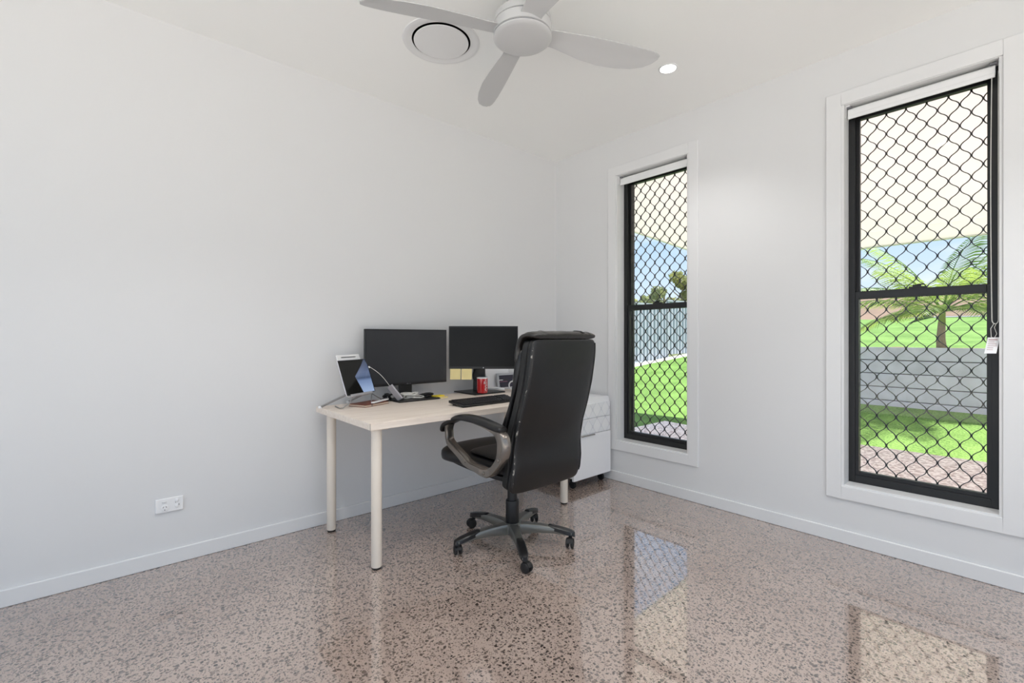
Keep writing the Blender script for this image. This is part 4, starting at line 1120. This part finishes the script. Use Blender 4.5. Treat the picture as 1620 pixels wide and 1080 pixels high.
# palm on the terrace
def palm():
    bx, by = -0.965, 9.0; bz = TZ - 0.03
    root = thing('palm', (bx, by, bz), 'young green palm growing in the garden bed above the retaining wall', 'palm tree')
    tr = MB().tube([(bx, by, bz), (bx - 0.01, by, bz + 0.18), (bx + 0.0, by, bz + 0.40)], [0.062, 0.050, 0.042], 14).build('trunk', bark_m, root)
    MB().tube([(bx, by, bz + 0.36), (bx + 0.01, by, bz + 0.62)], [0.044, 0.03], 12).build('crownshaft', leaf_mat('palm stem', (150, 170, 90), (180, 190, 90)), root)
    rnd = random.Random(4)
    specs = [(-10, 1.45, 66), (35, 1.5, 58), (78, 1.3, 50), (120, 1.3, 40), (165, 1.45, 58), (200, 1.45, 66), (240, 1.25, 45), (285, 1.3, 40), (325, 1.4, 46), (15, 1.1, 22), (185, 1.2, 24), (262, 1.0, 15), (55, 1.35, 80), (140, 0.95, 12), (345, 1.1, 8), (222, 1.2, 34), (172, 1.05, 4), (2, 1.3, 36), (305, 1.0, 12)]
    C0 = Vector((bx + 0.01, by, bz + 0.56))
    for (az, Ln, el) in specs:
        a = radians(az); h = Vector((cos(a), sin(a), 0)); e = radians(el)
        pts = []; p = C0.copy(); m = 18; ang = e
        for i in range(m + 1):
            pts.append(p.copy()); p = p + (h * cos(ang) + U * sin(ang)) * (Ln / m); ang -= radians(1.2 + 3.0 * i / m)
        f = MB().tube(pts, [0.009 * (1 - 0.8 * i / m) + 0.001 for i in range(m + 1)], 6)
        side = Vector((-h.y, h.x, 0))
        nl = 40
        for i in range(nl):
            t = 0.14 + 0.85 * i / (nl - 1); u = t * m; k = min(int(u), m - 1); c = pts[k].lerp(pts[k + 1], u - k); d = (pts[k + 1] - pts[k]).normalized()
            nr = side.cross(d).normalized()
            ll = 0.36 * (sin(pi * min(1, 0.18 + 0.80 * t)) ** 0.7) + 0.05
            for sg in (-1, 1):
                v = (side * sg * 0.80 + d * 0.55 + nr * (0.22 if el > 20 else 0.1) + Vector((0, 0, rnd.uniform(-0.08, 0.05)))).normalized()
                q1 = c + v * ll * 0.5 + U * 0.01; q2 = c + v * ll - U * (0.05 * ll / 0.3)
                wv = d * 0.010
                f.add([c - wv * 0.4, c + wv * 0.4, q1 + wv, q2, q1 - wv], [(0, 1, 2, 4), (4, 2, 3)])
        f.build('frond', palm_m, root, smooth=False)
palm()

# distant gum trees beyond the fence
def tree(px, top, d, wpx, m, label, seed, nleaf=900):
    rnd = random.Random(seed); c = at(px, top, d); base = Vector((c.x, c.y, 0.35 + 0.02 * max(0, c.y - 12)))
    ht = c.z - base.z; rad = wpx * d / F / 2
    root = thing('gum_tree', base, label, 'tree', 'gum trees far beyond the fence')
    t = MB().tube([base, base + Vector((rad * 0.1, 0, ht * 0.5)), base + Vector((0, rad * 0.1, ht * 0.9))], [0.14, 0.10, 0.03], 8)
    for k in range(7):
        a = rnd.uniform(0, 6.28); z0 = ht * rnd.uniform(0.35, 0.7); s0 = base + U * z0
        t.tube([s0, s0 + Vector((cos(a), sin(a), 0.8)) * rad * 0.5, s0 + Vector((cos(a), sin(a), 0.9)) * rad * 0.9], [0.05, 0.035, 0.015], 6)
    t.build('trunk', bark_m, root)
    f = MB(); cl = []
    for k in range(9):
        a = rnd.uniform(0, 6.28); rr = rad * sqrt(rnd.random()) * 0.8; z = ht * rnd.uniform(0.45, 0.93)
        cl.append((base + Vector((cos(a) * rr, sin(a) * rr, z)), rad * rnd.uniform(0.3, 0.55)))
    for i in range(nleaf):
        cc, r = rnd.choice(cl)
        v = Vector((rnd.gauss(0, 1), rnd.gauss(0, 1), rnd.gauss(0, 0.7))); v = v.normalized() * r * rnd.random() ** 0.4
        p = cc + v; 
        if p.z > base.z + ht: p.z = base.z + ht - rnd.random() * 0.3
        a = Vector((rnd.gauss(0, 1), rnd.gauss(0, 1), rnd.gauss(0, 1))).normalized() * rnd.uniform(0.10, 0.2); b = a.orthogonal().normalized() * a.length * 0.45
        f.add([p - a, p + b, p + a, p - b], [(0, 1, 2, 3)])
    f.build('foliage', m, root, smooth=False)
tree(1078, 430, 33, 44, gum_m2, 'tallest olive gum tree seen at the right edge of the narrow window', 1, 1500)
tree(1050, 452, 36, 40, gum_m, 'mid-height grey-green gum tree next to the tallest one', 2, 900)
tree(1027, 462, 40, 34, gum_m, 'low grey-green gum tree in the middle of the narrow window', 3, 800)
tree(1003, 468, 38, 34, gum_m2, 'low olive gum tree at the left side of the narrow window', 6, 800)

# ------------------------------------------------------------------ sky, sun
wd = bpy.data.worlds.new('sky'); SC.world = wd; wd.use_nodes = True
class _W: pass
def world():
    nt = wd.node_tree; bg = nt.nodes['Background']
    tc = nt.nodes.new('ShaderNodeTexCoord'); sp = nt.nodes.new('ShaderNodeSeparateXYZ'); nt.links.new(tc.outputs['Generated'], sp.inputs[0])
    r = nt.nodes.new('ShaderNodeValToRGB'); cr = r.color_ramp
    cr.elements[0].position = 0.0; cr.elements[0].color = (*lin((232, 243, 255)), 1)
    cr.elements[1].position = 0.75; cr.elements[1].color = (*lin((150, 195, 246)), 1)
    e = cr.elements.new(0.22); e.color = (*lin((182, 215, 250)), 1)
    nt.links.new(sp.outputs[2], r.inputs['Fac'])
    n = nt.nodes.new('ShaderNodeTexNoise'); n.inputs['Scale'].default_value = 4.5; n.inputs['Detail'].default_value = 7
    mp = nt.nodes.new('ShaderNodeMapping'); mp.inputs['Scale'].default_value = (1, 1, 2.6); nt.links.new(tc.outputs['Generated'], mp.inputs[0]); nt.links.new(mp.outputs[0], n.inputs['Vector'])
    r2 = nt.nodes.new('ShaderNodeValToRGB'); r2.color_ramp.elements[0].position = 0.46; r2.color_ramp.elements[1].position = 0.72
    nt.links.new(n.outputs['Fac'], r2.inputs['Fac'])
    mx = nt.nodes.new('ShaderNodeMix'); mx.data_type = 'RGBA'; nt.links.new(r2.outputs['Color'], mx.inputs[0]); nt.links.new(r.outputs['Color'], mx.inputs[6]); mx.inputs[7].default_value = (1.0, 1.0, 1.0, 1)
    nt.links.new(mx.outputs[2], bg.inputs['Color']); bg.inputs['Strength'].default_value = 1.15
world()
sd = bpy.data.lights.new('sun', 'SUN'); sd.energy = 11.0; sd.angle = radians(0.6); sd.color = (1.0, 0.96, 0.9)
so = bpy.data.objects.new('sun', sd); COL.objects.link(so)
el = radians(56); az = radians(52)
sdir = Vector((cos(az) * cos(el), sin(az) * cos(el), sin(el)))
so.rotation_euler = (-sdir).to_track_quat('-Z', 'Y').to_euler(); so.location = (0, 20, 20)

for o in bpy.data.objects:
    if '_w' in o: del o['_w']

vs_ = SC.view_settings
vs_.view_transform = 'Standard'; vs_.look = 'None'; vs_.gamma = 1.0; vs_.use_curve_mapping = False
vs_.exposure = 0.04
SC.cycles.max_bounces = 12; SC.cycles.diffuse_bounces = 7; SC.cycles.transparent_max_bounces = 16
SC.cycles.sample_clamp_indirect = 6.0
